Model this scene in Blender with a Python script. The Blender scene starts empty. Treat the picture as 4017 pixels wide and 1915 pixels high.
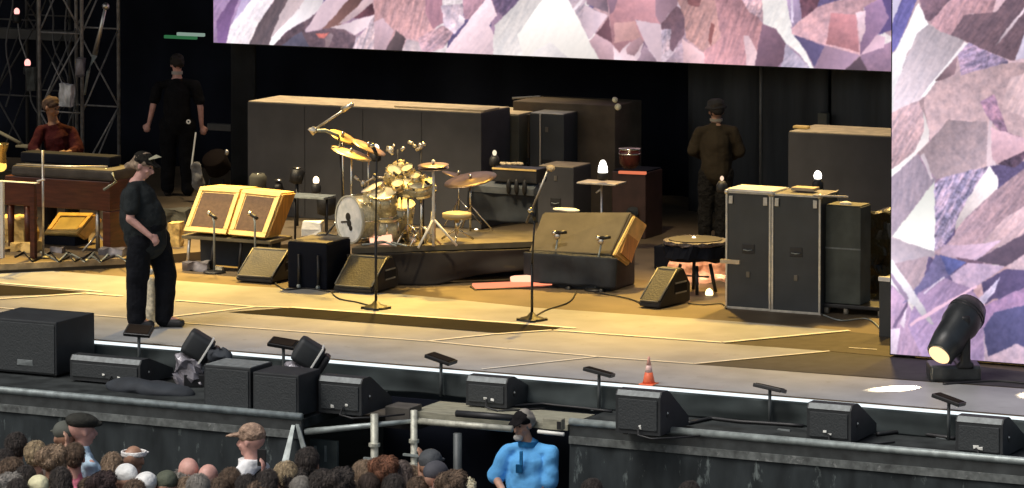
import bpy, bmesh, math, random
import numpy as np
from mathutils import Vector, Matrix, Euler, noise
random.seed(7); np.random.seed(7)
SC = bpy.context.scene; COL = SC.collection
RAD = math.radians

# ------------------------------------------------------------------ camera
F = 15480.; CX = 2008.5; PIT = RAD(3); YAW = RAD(26); HC = 6.28
CYY = -1142 + F*math.tan(PIT)
sY, cY, sP, cP = math.sin(YAW), math.cos(YAW), math.sin(PIT), math.cos(PIT)
RV = Vector((cY, sY, 0)); FV = Vector((-sY*cP, cY*cP, -sP)); UV = Vector((-sY*sP, cY*sP, cP))
def ray(u, v): return RV*((u-CX)/F) + UV*((CYY-v)/F) + FV
_r = ray(2008.5, 1469); _t = HC/-_r.z
CAMP = Vector((-_r.x*_t, -_r.y*_t, HC))
def pz(u, v, z=0.):                      # surveyed point on the level z
    r = ray(u, v); t = (z-CAMP.z)/r.z; return CAMP + r*t
def py(u, v, y):                         # surveyed point on the upright plane y
    r = ray(u, v); t = (y-CAMP.y)/r.y; return CAMP + r*t
def proj(p):
    d = Vector(p)-CAMP; w = d.dot(FV); return CX+F*d.dot(RV)/w, CYY-F*d.dot(UV)/w
def scl(p): return F/(Vector(p)-CAMP).dot(FV)
cd = bpy.data.cameras.new('camera'); cam = bpy.data.objects.new('camera', cd); COL.objects.link(cam)
cam.location = CAMP; cam.rotation_euler = (RAD(90)-PIT, 0, YAW)
cd.sensor_width = 36; cd.lens = 36*F/4017; cd.shift_y = -(957.5-CYY)/4017
cd.clip_start = 1; cd.clip_end = 2000; SC.camera = cam

# ------------------------------------------------------------------ light
EXPO = 0.18
SC.view_settings.view_transform = 'Standard'; SC.view_settings.look = 'None'
SC.view_settings.exposure = EXPO; SC.view_settings.gamma = 1
W = bpy.data.worlds.new('World'); SC.world = W; W.use_nodes = True
nt = W.node_tree; bg = nt.nodes['Background']; sky = nt.nodes.new('ShaderNodeTexSky')
sky.sky_type = 'NISHITA'; sky.sun_disc = False; sky.sun_elevation = RAD(48); sky.sun_rotation = RAD(205); sky.dust_density = 4; sky.air_density = 1.2
nt.links.new(sky.outputs[0], bg.inputs[0]); bg.inputs[1].default_value = .085
def aim(o, target):
    o.rotation_euler = (Vector(target)-o.location).to_track_quat('-Z', 'Y').to_euler()
sd = bpy.data.lights.new('sun', 'SUN'); so = bpy.data.objects.new('sun', sd); COL.objects.link(so)
sd.energy = 1.9; sd.angle = RAD(24); sd.color = (1, .98, .95); so.location = (-9, -20, 30); aim(so, (-9+7, -20+10.5, 30-24))
def spot(loc, tgt, power, size, color, blend=.6, rad=.25):
    l = bpy.data.lights.new('stage_lamp', 'SPOT'); o = bpy.data.objects.new('stage_lamp', l); COL.objects.link(o)
    l.energy = power; l.spot_size = RAD(size); l.spot_blend = blend; l.color = color; l.shadow_soft_size = rad
    o.location = loc; aim(o, tgt); return o
YEL = (1, .61, .13); WRM = (1, .80, .50)
for _x, _p in ((-12.5, 6400), (-9, 8000), (-6, 8600), (-3, 7600), (0, 5400), (2.6, 2200)):
    spot((_x, 9.3, 7.6), (_x+1.4, 4.0, 0), _p, 35, YEL, 1.)
spot((-6.5, 3.5, 7.6), (-5.6, 6.6, .4), 3400, 42, WRM, .7)
spot((-1.5, 3.5, 7.6), (-2.0, 6.6, .4), 1600, 48, WRM, .7)
spot((-11.5, 4.0, 7.6), (-8.2, 5.7, .4), 2400, 56, WRM, .8)
spot((-7.5, 10.35, 7.8), (-7.0, 10.5, 1.4), 2400, 50, WRM, .7)
spot((0.5, 8.6, 7.8), (.9, 7.0, 1.4), 1000, 50, WRM, .7)

# ------------------------------------------------------------------ materials
def s2l(c):
    return tuple(((x/255)/12.92 if x/255 <= .04045 else ((x/255+.055)/1.055)**2.4) for x in c)
MATS = {}
def mat(name, col, rough=.6, metal=0., var=.25, scale=6., bump=.0, spec=.5, stretch=None, wear=None, sheen=0):
    if name in MATS: return MATS[name]
    m = bpy.data.materials.new(name); m.use_nodes = True; n = m.node_tree; N = n.nodes; L = n.links
    b = N['Principled BSDF']; b.inputs['Roughness'].default_value = rough; b.inputs['Metallic'].default_value = metal
    b.inputs['Specular IOR Level'].default_value = spec
    tc = N.new('ShaderNodeTexCoord'); mp = N.new('ShaderNodeMapping'); L.new(tc.outputs['Object'], mp.inputs[0])
    if stretch: mp.inputs['Scale'].default_value = stretch
    no = N.new('ShaderNodeTexNoise'); no.inputs['Scale'].default_value = scale; no.inputs['Detail'].default_value = 6; L.new(mp.outputs[0], no.inputs[0])
    rp = N.new('ShaderNodeValToRGB'); e = rp.color_ramp.elements; e[0].position = .3; e[1].position = .7
    e[0].color = (*[max(0, c*(1-var)) for c in col], 1); e[1].color = (*[min(1, c*(1+var)) for c in col], 1)
    L.new(no.outputs[0], rp.inputs[0]); out = rp.outputs[0]
    if wear:
        n2 = N.new('ShaderNodeTexNoise'); n2.inputs['Scale'].default_value = wear[1]; n2.inputs['Detail'].default_value = 8; n2.inputs['Roughness'].default_value = .7
        L.new(mp.outputs[0], n2.inputs[0])
        r2 = N.new('ShaderNodeValToRGB'); r2.color_ramp.elements[0].position = wear[2]; r2.color_ramp.elements[1].position = wear[2]+.08
        L.new(n2.outputs[0], r2.inputs[0]); mx = N.new('ShaderNodeMix'); mx.data_type = 'RGBA'
        L.new(r2.outputs[0], mx.inputs[0]); L.new(out, mx.inputs[6]); mx.inputs[7].default_value = (*wear[0], 1); out = mx.outputs[2]
    L.new(out, b.inputs['Base Color'])
    if bump:
        bp = N.new('ShaderNodeBump'); bp.inputs['Strength'].default_value = bump; bp.inputs['Distance'].default_value = .02 if bump < .8 else .05
        L.new(no.outputs[0], bp.inputs['Height']); L.new(bp.outputs[0], b.inputs['Normal'])
    MATS[name] = m; return m
def emi(name, col, st):
    if name in MATS: return MATS[name]
    m = bpy.data.materials.new(name); m.use_nodes = True; n = m.node_tree; n.nodes.remove(n.nodes['Principled BSDF'])
    e = n.nodes.new('ShaderNodeEmission'); e.inputs[0].default_value = (*col, 1); e.inputs[1].default_value = st
    n.links.new(e.outputs[0], n.nodes['Material Output'].inputs[0]); MATS[name] = m; return m

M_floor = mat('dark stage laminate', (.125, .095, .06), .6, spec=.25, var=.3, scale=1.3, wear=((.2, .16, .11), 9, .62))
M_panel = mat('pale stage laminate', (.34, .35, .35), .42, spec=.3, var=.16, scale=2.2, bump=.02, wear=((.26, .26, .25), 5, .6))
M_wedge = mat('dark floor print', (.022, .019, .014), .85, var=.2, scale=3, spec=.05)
M_tape = mat('white floor tape', (.8, .78, .7), .5, var=.1, scale=10)
M_black = mat('black serge', (.009, .011, .018), .95, var=.3, scale=1.2, spec=.1)
M_drape = mat('grey black drape', (.06, .063, .064), .9, var=.35, scale=1.0, spec=.15, stretch=(4, 4, .4))
M_skirt = mat('stage skirt cloth', (.045, .055, .055), .8, var=.5, scale=1.6, bump=.5, spec=.2)
M_cloth = mat('barricade cloth', (.028, .034, .036), .85, var=.4, scale=2.5, bump=.4, spec=.2, stretch=(2.5, 2.5, .8), wear=((.14, .165, .16), 3.2, .60))
M_ground = mat('dark pit ground', (.03, .03, .03), .9, var=.3, scale=2)
M_blk = mat('black painted steel', (.012, .012, .013), .45, var=.3, scale=12)
M_blkp = mat('black plastic', (.018, .018, .019), .5, var=.3, scale=10)
M_cab = mat('black cabinet paint', (.020, .023, .025), .62, var=.3, scale=5, bump=.15, wear=((.06, .065, .065), 14, .70))
M_grille = mat('steel speaker grille', (.035, .04, .042), .6, var=.15, scale=60, bump=.3)
M_lip = mat('light grey cabinet edge', (.17, .19, .19), .5, var=.3, scale=20)
M_alu = mat('aluminium', (.62, .60, .55), .38, .9, var=.15, scale=20)
M_steel = mat('galvanised tube', (.30, .34, .33), .45, .3, var=.3, scale=14, wear=((.5, .52, .48), 18, .62))
M_tube2 = mat('pale scaffold tube', (.46, .46, .38), .5, .2, var=.3, scale=18)
M_case = mat('charcoal case laminate', (.046, .046, .050), .7, var=.2, scale=3, wear=((.09, .085, .08), 9, .68))
M_case2 = mat('slate case laminate', (.042, .047, .049), .6, var=.2, scale=3, wear=((.11, .11, .10), 12, .7))
M_casetop = mat('tan case top', (.52, .42, .27), .7, var=.2, scale=8)  # tan lids carry overhead lamplight in their colour; small gear shares it
M_brown = mat('brown cabinet cover', (.105, .078, .05), .8, var=.3, scale=4, bump=.2)
M_olive = mat('olive grey panel', (.12, .115, .085), .75, var=.2, scale=4)
M_tweed = mat('yellow tweed covering', (.72, .50, .17), .55, var=.2, scale=9, bump=.2)
M_tweedd = mat('amber wood veneer', (.42, .20, .03), .45, var=.35, scale=5, stretch=(6, 6, .8))
M_gcloth = mat('brown grille cloth', (.10, .062, .042), .9, var=.18, scale=22, bump=.2)
M_gcl2 = mat('olive brown speaker cloth', (.115, .10, .07), .9, var=.18, scale=5, bump=.2)
M_navy = mat('navy black fabric', (.022, .027, .034), .8, var=.35, scale=5, bump=.3)
M_wood = mat('dark red varnished wood', (.075, .020, .010), .3, var=.4, scale=4, stretch=(1, 1, 8))
M_ply = mat('riser deck', (.12, .10, .065), .6, var=.3, scale=5)
M_wmet = mat('white enamel', (.78, .78, .72), .4, var=.08)
M_chrome = mat('chrome', (.75, .70, .58), .22, 1., var=.1)
M_brass = mat('brass cymbal', (.64, .50, .26), .42, .9, var=.15, scale=20)
M_bronze = mat('dark bronze cymbal', (.10, .07, .05), .35, .7, var=.3, scale=15)
M_drum = mat('gold sparkle shell', (.50, .44, .28), .3, .3, var=.3, scale=40)
M_head = mat('translucent drum head', (.70, .72, .70), .45, var=.15, scale=6)
M_gold = mat('gold lacquer', (.85, .58, .18), .25, .8, var=.15)
M_kbd = mat('slate blue keyboard shell', (.085, .097, .11), .5, var=.25, scale=9)
M_white = mat('white cloth', (.80, .79, .74), .8, var=.12, scale=9, bump=.4)
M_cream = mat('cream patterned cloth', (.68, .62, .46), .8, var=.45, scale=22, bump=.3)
M_orange = mat('orange cone plastic', (.85, .17, .07), .5, var=.1)
M_foil = mat('crinkled silver cover', (.20, .19, .21), .35, .2, var=.5, scale=9, bump=.6)
M_truss = mat('dull truss tube', (.26, .25, .24), .5, .3, var=.4, scale=12)
M_plank = mat('weathered plank', (.28, .27, .20), .7, var=.3, scale=7, stretch=(1, 6, 6))
M_red = mat('red stage gear', (.32, .02, .015), .5, var=.4)
E_bulb = emi('warm bulb', (1, .78, .50), 3.5); E_white = emi('white lamp', (1, .93, .82), 5)
E_coral = emi('coral glow', (1, .27, .14), 1.3); E_coral2 = emi('pale coral glow', (1, .50, .32), 1.5); E_strip = emi('white edge glow', (.86, .95, 1), 1.15)
E_yel = emi('yellow brass glow', (1, .62, .12), 1.4); E_pink = emi('pink bulb', (1, .42, .38), 1.6)

# ------------------------------------------------------------------ mesh tools
class MB:
    def __init__(s): s.bm = bmesh.new()
    def poly(s, pts):
        try: return s.bm.faces.new([s.bm.verts.new(p) for p in pts])
        except Exception: return None
    def hexa(s, a):   # 8 corners: front bl br tr tl, back bl br tr tl
        v = [s.bm.verts.new(p) for p in a]
        fs = [s.bm.faces.new([v[i] for i in f]) for f in ((0, 1, 2, 3), (5, 4, 7, 6), (4, 0, 3, 7), (1, 5, 6, 2), (3, 2, 6, 7), (4, 5, 1, 0))]
        return fs
    def box(s, x0, x1, y0, y1, z0, z1, bev=0.):
        n = len(s.bm.edges)
        fs = s.hexa([(x0, y0, z0), (x1, y0, z0), (x1, y0, z1), (x0, y0, z1), (x0, y1, z0), (x1, y1, z0), (x1, y1, z1), (x0, y1, z1)])
        if bev:
            es = list({e for f in fs for e in f.edges}); bmesh.ops.bevel(s.bm, geom=es, offset=bev, segments=2, affect='EDGES', profile=.6)
        return s
    def tube(s, pts, r, n=8, r2=None, cap=True):
        pts = [Vector(p) for p in pts]; rings = []
        for i, p in enumerate(pts):
            d = (pts[min(i+1, len(pts)-1)]-pts[max(i-1, 0)]).normalized()
            a = d.cross(Vector((0, 0, 1)) if abs(d.z) < .95 else Vector((1, 0, 0))).normalized(); b = d.cross(a)
            rr = r if r2 is None else r+(r2-r)*i/max(1, len(pts)-1)
            rings.append([s.bm.verts.new(p+(a*math.cos(t)+b*math.sin(t))*rr) for t in [2*math.pi*k/n for k in range(n)]])
        for A, B in zip(rings, rings[1:]):
            for k in range(n): s.bm.faces.new((A[k], A[(k+1) % n], B[(k+1) % n], B[k]))
        if cap:
            s.bm.faces.new(rings[0][::-1]); s.bm.faces.new(rings[-1])
        return s
    def lathe(s, prof, n=24, mtx=None):
        mtx = mtx or Matrix(); rings = []
        for r, z in prof:
            rings.append([s.bm.verts.new(mtx @ Vector((max(r, 1e-4)*math.cos(2*math.pi*k/n), max(r, 1e-4)*math.sin(2*math.pi*k/n), z))) for k in range(n)])
        for A, B in zip(rings, rings[1:]):
            for k in range(n): s.bm.faces.new((A[k], A[(k+1) % n], B[(k+1) % n], B[k]))
        s.bm.faces.new(rings[0][::-1]); s.bm.faces.new(rings[-1]); return s
    def ring(s, r0, r1, z0, z1, n=32, mtx=None):
        mtx = mtx or Matrix(); P = [(r0, z0), (r1, z0), (r1, z1), (r0, z1)]
        R = [[s.bm.verts.new(mtx @ Vector((r*math.cos(2*math.pi*k/n), r*math.sin(2*math.pi*k/n), z))) for k in range(n)] for r, z in P]
        for A, B in zip(R, R[1:]+R[:1]):
            for k in range(n): s.bm.faces.new((A[k], A[(k+1) % n], B[(k+1) % n], B[k]))
        return s
    def prism(s, prof, x0, x1):      # profile in (y,z), swept along x
        A = [s.bm.verts.new((x0, y, z)) for y, z in prof]; B = [s.bm.verts.new((x1, y, z)) for y, z in prof]
        s.bm.faces.new(A[::-1]); s.bm.faces.new(B); n = len(A)
        for k in range(n): s.bm.faces.new((A[k], A[(k+1) % n], B[(k+1) % n], B[k]))
        return s
    def ball(s, c, r, sc=(1, 1, 1), rot=None, sub=2):
        m = Matrix.Translation(c) @ (rot.to_matrix().to_4x4() if rot else Matrix()) @ Matrix.Diagonal((r*sc[0], r*sc[1], r*sc[2], 1))
        bmesh.ops.create_icosphere(s.bm, subdivisions=sub, radius=1, matrix=m); return s
    def cap(s, a, b, ra, rb, flat=1., up=None, n=14):   # tapered capsule, flat squeezes across
        a, b = Vector(a), Vector(b); d = (b-a); L = d.length; d.normalize()
        X = (up or Vector((0, 1, 0))); X = (X-d*X.dot(d)).normalized() if abs(X.normalized().dot(d)) < .99 else d.orthogonal().normalized()
        Yv = d.cross(X); rings = []
        prof = [(-ra*math.cos(t), ra*math.sin(t)) for t in (.25, .7, 1.15)]+[(0, ra), (L*.5, (ra+rb)/2), (L, rb)]+[(L+rb*math.cos(t), rb*math.sin(t)) for t in (1.15, .7, .25)]
        for z, r in prof:
            rings.append([s.bm.verts.new(a+d*z+X*(r*flat*math.cos(2*math.pi*k/n))+Yv*(r*math.sin(2*math.pi*k/n))) for k in range(n)])
        for A, B in zip(rings, rings[1:]):
            for k in range(n): s.bm.faces.new((A[k], A[(k+1) % n], B[(k+1) % n], B[k]))
        s.bm.faces.new(rings[0][::-1]); s.bm.faces.new(rings[-1]); return s
    def jitter(s, amp, sc):
        for v in s.bm.verts: v.co += noise.noise_vector(v.co*sc)*amp
        return s
    def mesh(s, name, smooth=False):
        bmesh.ops.recalc_face_normals(s.bm, faces=s.bm.faces); me = bpy.data.meshes.new(name); s.bm.to_mesh(me); s.bm.free()
        if smooth: me.polygons.foreach_set('use_smooth', [True]*len(me.polygons))
        return me
def link(name, me, m, parent=None):
    o = bpy.data.objects.new(name, me); COL.objects.link(o)
    if m is not None:
        me.materials.clear(); me.materials.append(m)
    if parent is not None: o.parent = parent
    return o
def tag(o, label, cat, group=None):
    o['label'] = label; o['category'] = cat
    if group: o['group'] = group
    return o
def thing(name, label, cat, loc=(0, 0, 0), rz=0., group=None):
    o = bpy.data.objects.new(name, None); COL.objects.link(o); o.location = loc; o.rotation_euler = (0, 0, rz); o.empty_display_size = .2
    return tag(o, label, cat, group)
def part(name, mb, m, t, smooth=False, label=None):
    o = link(name, mb.mesh(name, smooth), m, t)
    if label: o['label'] = label
    return o
def solo(name, mb, m, label, cat, loc=(0, 0, 0), rz=0., group=None, smooth=False):
    o = link(name, mb.mesh(name, smooth), m); o.location = loc; o.rotation_euler = (0, 0, rz); return tag(o, label, cat, group)
def struct(name, mb, m, smooth=False, parent=None):
    o = link(name, mb.mesh(name, smooth), m, parent)
    if parent is None: o['kind'] = 'structure'
    return o
def voxel(mb, name, size, smooth=4, amp=0., asc=6., dec=None):
    me = mb.mesh(name+'_src'); o = bpy.data.objects.new('tmp', me); COL.objects.link(o)
    r = o.modifiers.new('r', 'REMESH'); r.mode = 'VOXEL'; r.voxel_size = size; r.use_smooth_shade = True
    if smooth: q = o.modifiers.new('s', 'SMOOTH'); q.factor = .5; q.iterations = smooth
    dg = bpy.context.evaluated_depsgraph_get(); dg.update()
    out = bpy.data.meshes.new_from_object(o.evaluated_get(dg)); out.name = name
    bpy.data.objects.remove(o); bpy.data.meshes.remove(me)
    if amp:
        n = len(out.vertices); C = np.empty(n*3, np.float32); Nn = np.empty(n*3, np.float32); out.vertices.foreach_get('co', C); out.vertices.foreach_get('normal', Nn); C = C.reshape(-1, 3).astype(float); Nn = Nn.reshape(-1, 3)
        k = 0
        for i, (a, b, c, w) in enumerate(((1, .45, .8, 1), (-.7, 1, 1.3, .9), (.6, -1.2, .5, .8), (2.1, 1.4, -1.1, .5), (-1.9, 2.2, 1.8, .5), (2.6, -2.4, 3.1, .3))):
            ph = C @ np.array((a, b, c))*asc*1.1; k = k+w*np.sin(ph+1.7*np.sin(ph*.37+i+C[:, 2]*asc*.8)+i*2.1)
        C += Nn*(k*amp*.33)[:, None]; out.vertices.foreach_set('co', C.astype(np.float32).ravel())
    out.polygons.foreach_set('use_smooth', [True]*len(out.polygons)); return out
def solo_me(name, me, m, label, cat, loc=(0, 0, 0), rz=0., group=None):
    o = link(name, me, m); o.location = loc; o.rotation_euler = (0, 0, rz); return tag(o, label, cat, group)

# ------------------------------------------------------------------ setting
GZ = -1.9; DZ = -.25
YR = pz(2600, 1697, DZ).y; YL = pz(600, 1594, DZ).y       # front of the right and left pit decks
XG0 = pz(1170, 1653, DZ).x; XG1 = pz(2230, 1669, DZ).x    # the gap between them
mb = MB(); mb.poly([(-120, -60, GZ), (120, -60, GZ), (120, 120, GZ), (-120, 120, GZ)]); struct('ground', mb, M_ground)
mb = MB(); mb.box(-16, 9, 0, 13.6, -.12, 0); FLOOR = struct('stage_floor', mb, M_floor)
def flat(name, pts, z, m, parent=None):
    mb = MB(); q = [pz(u, v, 0) for u, v in pts]; mb.poly([(p.x, p.y, z) for p in q]); return link(name, mb.mesh(name), m, parent)
yv = lambda u: proj((pz(u, 1469, 0).x, 0.012, 0))[1]
def edge_pt(x): return proj((x, .03, 0))
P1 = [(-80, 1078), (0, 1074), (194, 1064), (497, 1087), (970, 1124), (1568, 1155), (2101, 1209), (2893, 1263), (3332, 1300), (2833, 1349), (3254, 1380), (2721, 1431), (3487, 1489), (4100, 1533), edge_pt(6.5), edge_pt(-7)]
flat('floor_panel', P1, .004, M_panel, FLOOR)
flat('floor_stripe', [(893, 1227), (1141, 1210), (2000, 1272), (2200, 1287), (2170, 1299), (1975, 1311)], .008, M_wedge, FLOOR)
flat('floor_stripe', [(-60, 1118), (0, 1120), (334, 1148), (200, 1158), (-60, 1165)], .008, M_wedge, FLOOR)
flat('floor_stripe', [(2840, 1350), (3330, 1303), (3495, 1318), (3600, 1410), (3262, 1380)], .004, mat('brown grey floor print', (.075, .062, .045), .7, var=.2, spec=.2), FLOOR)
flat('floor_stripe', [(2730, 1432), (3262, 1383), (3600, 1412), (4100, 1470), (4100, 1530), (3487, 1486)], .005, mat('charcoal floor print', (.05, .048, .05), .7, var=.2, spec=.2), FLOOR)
def tape(pts, w=.02):
    mb = MB(); q = [pz(u, v, 0) for u, v in pts]
    for a, b in zip(q, q[1:]):
        d = (b-a).normalized(); n = Vector((-d.y, d.x, 0))*w
        mb.poly([(p.x, p.y, .012) for p in (a-n, b-n, b+n, a+n)])
    link('floor_tape', mb.mesh('floor_tape'), M_tape, FLOOR)
tape([(-20, 1112), (404, 1148)], .03); tape([(-20, 1177), (334, 1154), (481, 1165)], .03)
tape([(-20, 1210), (497, 1250), (738, 1272), (994, 1291), (1677, 1342), (1990, 1372)], .018)
tape([(1995, 1372), (2351, 1403), (2721, 1431), (3254, 1381)], .018)
tape([(691, 1182), (994, 1206), (1141, 1210)], .03); tape([(1141, 1209), (2000, 1270), (2256, 1291)], .035)
tape([(679, 1245), (994, 1208)], .03); tape([(1677, 1342), (1929, 1315), (2165, 1299)], .025)
tape([(2170, 1299), (2833, 1347)], .028); tape([(2833, 1347), (3332, 1300)], .03)
tape([(1890, 1452), (2345, 1403)], .018)
tape([(3330, 1368), (3440, 1375)], .012)
# stage front: glowing strip standing in for the skylit metal lip, wrinkled skirt below
strip = MB()
xs = [-9.0, -3.75, -2.96, -1.22, -.05, 1.58, 3.05, 3.4, 6.5]
strip.box(-12, 9, -.045, -.004, -.026, -.004); solo('glowing_edge_strip', strip, E_strip, 'thin bright white strip running along the front edge of the stage', 'edge strip')
def curtain(name, p0, p1, z0, z1, amp, wl, m, seed=0, th=.03, nz=14, flare=0., parent=None, hem=None):
    p0, p1 = Vector(p0), Vector(p1); L = (p1-p0).length; n = max(2, int(L/(wl/7))); d = (p1-p0)/n; nr = Vector((-d.y, d.x)).normalized()
    mb = MB(); front = []
    for j in range(nz+1):
        t = j/nz; row = []
        for i in range(n+1):
            s = i*L/n; q = p0+d*i
            a = amp*(math.sin(s*2*math.pi/wl+3*noise.noise((s*.8/wl, seed, 0)))*.6+noise.noise((s*1.3/wl, seed+5, t*1.6))*1.1)*(.35+.65*t)
            q = q+nr*(-a+flare*-t); zz = z0+(hem(s/L) if hem else 0); row.append((q.x, q.y, z1+(zz-z1)*t))
        front.append(row)
    V = [[mb.bm.verts.new(c) for c in r] for r in front]
    B = [[mb.bm.verts.new((c[0]+nr.x*th, c[1]+nr.y*th, c[2])) for c in r] for r in front]
    for j in range(nz):
        for i in range(n):
            mb.bm.faces.new((V[j][i], V[j+1][i], V[j+1][i+1], V[j][i+1])); mb.bm.faces.new((B[j][i], B[j][i+1], B[j+1][i+1], B[j+1][i]))
    for i in range(n):
        mb.bm.faces.new((V[0][i], V[0][i+1], B[0][i+1], B[0][i])); mb.bm.faces.new((V[nz][i], B[nz][i], B[nz][i+1], V[nz][i+1]))
    for j in range(nz):
        mb.bm.faces.new((V[j][0], B[j][0], B[j+1][0], V[j+1][0])); mb.bm.faces.new((V[j][n], V[j+1][n], B[j+1][n], B[j][n]))
    return link(name, mb.mesh(name, True), m, parent)
tag(curtain('stage_skirt', (-12, -.035), (9, -.035), DZ, -.037, .035, .8, M_skirt, 3), 'wrinkled dark grey cloth skirt covering the step below the bright stage edge', 'stage skirt')

# pit decks in front of the stage
for nm, x0, x1, y0 in (('left', -12, XG0, YL), ('right', XG1, 9, YR)):
    lab = {'left': 'left section of the low black pit deck, carrying the tall subwoofers', 'right': 'right section of the low black pit deck, right of the guard'}[nm]
    t = thing('pit_deck', lab, 'deck', ((x0+x1)/2, y0, GZ), 0, 'pit deck sections'); ox = (x0+x1)/2
    mb = MB(); mb.box(x0-ox, x1-ox, .02, -y0-.06, DZ-.08-GZ, DZ-GZ); part('deck_top', mb, mat('pit deck ply', (.035, .039, .039), .95, var=.45, scale=5, spec=.1), t)
    mb = MB(); mb.tube([(x0-ox, -.02, DZ+.03-GZ), (x1-ox, -.02, DZ+.03-GZ)], .035, 10); part('rail', mb, M_steel, t, True)
    mb = MB(); mb.box(x0-ox, x1-ox, -.03, .01, DZ-.115-GZ, DZ-.005-GZ); part('rail_board', mb, mat('dark edge board', (.035, .04, .04), .6, var=.4, scale=8), t)
    mb = MB(); mb.box(x0-ox, x1-ox, -.045, -.032, DZ-.17-GZ, DZ-.10-GZ).jitter(.006, 3); part('hem_tape', mb, mat('grey hem webbing', (.11, .12, .115), .8, var=.5, scale=14, wear=((.24, .25, .24), 10, .6)), t)
    c = curtain('front_cloth', (x0-ox, -.02), (x1-ox, -.02), 0, DZ-.12-GZ, .03, .55, M_cloth, 11 if nm == 'left' else 23, flare=.05, parent=t)
# gangway through the gap
tg = thing('gangway_bridge', 'tan planked gangway bridging the gap between the pit decks behind the guard', 'gangway', ((XG0+XG1)/2, -.5, GZ))
gx = (XG0+XG1)/2; gy = -.5; b0 = pz(1655, 1592, DZ); 
def loc_(p, o): return (p[0]-o[0], p[1]-o[1], p[2]-o[2])
GO = (gx, gy, GZ)
mb = MB(); xa = pz(1655, 1600, DZ).x
mb.box(xa-gx, XG1-gx-.01, YR-.05-gy, -.34-gy, DZ-.05-GZ, DZ+.004-GZ); part('plank', mb, M_plank, tg)
mb = MB(); mb.box(XG0+.02-gx, xa-.01-gx, -.8-gy, -.34-gy, DZ-.2-GZ, DZ-.1-GZ); part('plank', mb, mat('dark brown plank', (.05, .045, .04), .7), tg, label='dark brown plank left of the tan planks')
mb = MB(); p = pz(1510, 1618, DZ); mb.box(p.x-gx, p.x+.26-gx, p.y-gy, p.y+.25-gy, DZ-.09-GZ, DZ+.06-GZ, .01); part('step_box', mb, mat('brown step box', (.075, .068, .058), .7), tg)
mb = MB(); mb.box(XG0-gx+.02, XG1-gx-.02, .30, .32, 0, DZ-.02-GZ); part('back_panel', mb, M_black, tg)
# dark foam bar lying on planks
p0 = pz(1790, 1622, DZ+.04); mb = MB(); mb.tube([(0, 0, 0), (.62, .02, 0)], .032, 10); solo('cable_ramp', mb, M_blkp, 'long dark rounded bar lying on the tan gangway planks left of the guard', 'bar', p0, 0, smooth=True)

# tubular barricade frame in the gap
yb = YR-.45
A0 = py(1195, 1695, YL+.02); A1 = py(1630, 1651, yb); A2 = py(2010, 1683, yb)
tb = thing('gap_barricade', 'pale scaffold tube frame closing the gap in front of the gangway', 'barricade', (A1.x, A1.y, GZ)); BO = (A1.x, A1.y, GZ)
mb = MB(); mb.tube([loc_(A0, BO), loc_(A0.lerp(A1, .6), BO), loc_(A1, BO)], .032, 10, .02); part('rail', mb, M_steel, tb, True)
mb = MB(); mb.tube([loc_(A1, BO), loc_(A2, BO)], .03, 10); part('rail', mb, M_tube2, tb, True)
for u, v0, r in ((1475, 1622, .036), (1625, 1607, .032)):
    q = A0.lerp(A1, (u-1195)/435) if u < 1600 else A1; top = py(u, v0, q.y)
    mb = MB(); mb.tube([(q.x-BO[0], q.y-BO[1]-.03, 0), (q.x-BO[0], q.y-BO[1]-.03, top.z-GZ)], r, 10); po = part('post', mb, M_tube2, tb, True)
    for dz in (.30, .52):
        mb = MB(); mb.lathe([(r*1.5, 0), (r*1.5, .03)], 12, Matrix.Translation((q.x-BO[0], q.y-BO[1]-.03, top.z-GZ-dz))); part('collar', mb, M_tube2, po)
    mb = MB(); mb.box(-.09, .09, -.012, .012, -.01, .01); o = part('clamp', mb, M_steel, po); o.location = (q.x-BO[0], q.y-BO[1]-.07, top.z-GZ-.41)
q = py(1795, 1700, yb+.3); mb = MB(); mb.tube([(0, 0, 0), (0, 0, q.z-GZ)], .04, 10)
solo('steel_post', mb, mat('dark grey steel post', (.09, .10, .10), .5), 'dark grey upright post standing in the black gap left of the guard', 'post', (q.x, q.y, GZ), smooth=True)
# hinged pale bracket right of the guard
q = py(2128, 1640, yb); q2 = py(2215, 1700, yb); tt = thing('folding_bracket', 'pale grey metal bracket box on the deck corner just right of the guard', 'bracket', (q.x, q.y, q2.z))
mb = MB(); mb.box(0, .19, 0, .08, .02, q.z-q2.z, .008); part('plate', mb, M_plank, tt)
mb = MB(); mb.box(.145, .185, -.004, 0, .03, q.z-q2.z-.02); part('slot', mb, M_blk, tt)
mb = MB(); mb.tube([(-.03, -.03, 0), (.23, -.03, -.005)], .018, 8); part('bar', mb, M_wmet, tt, True)
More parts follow.
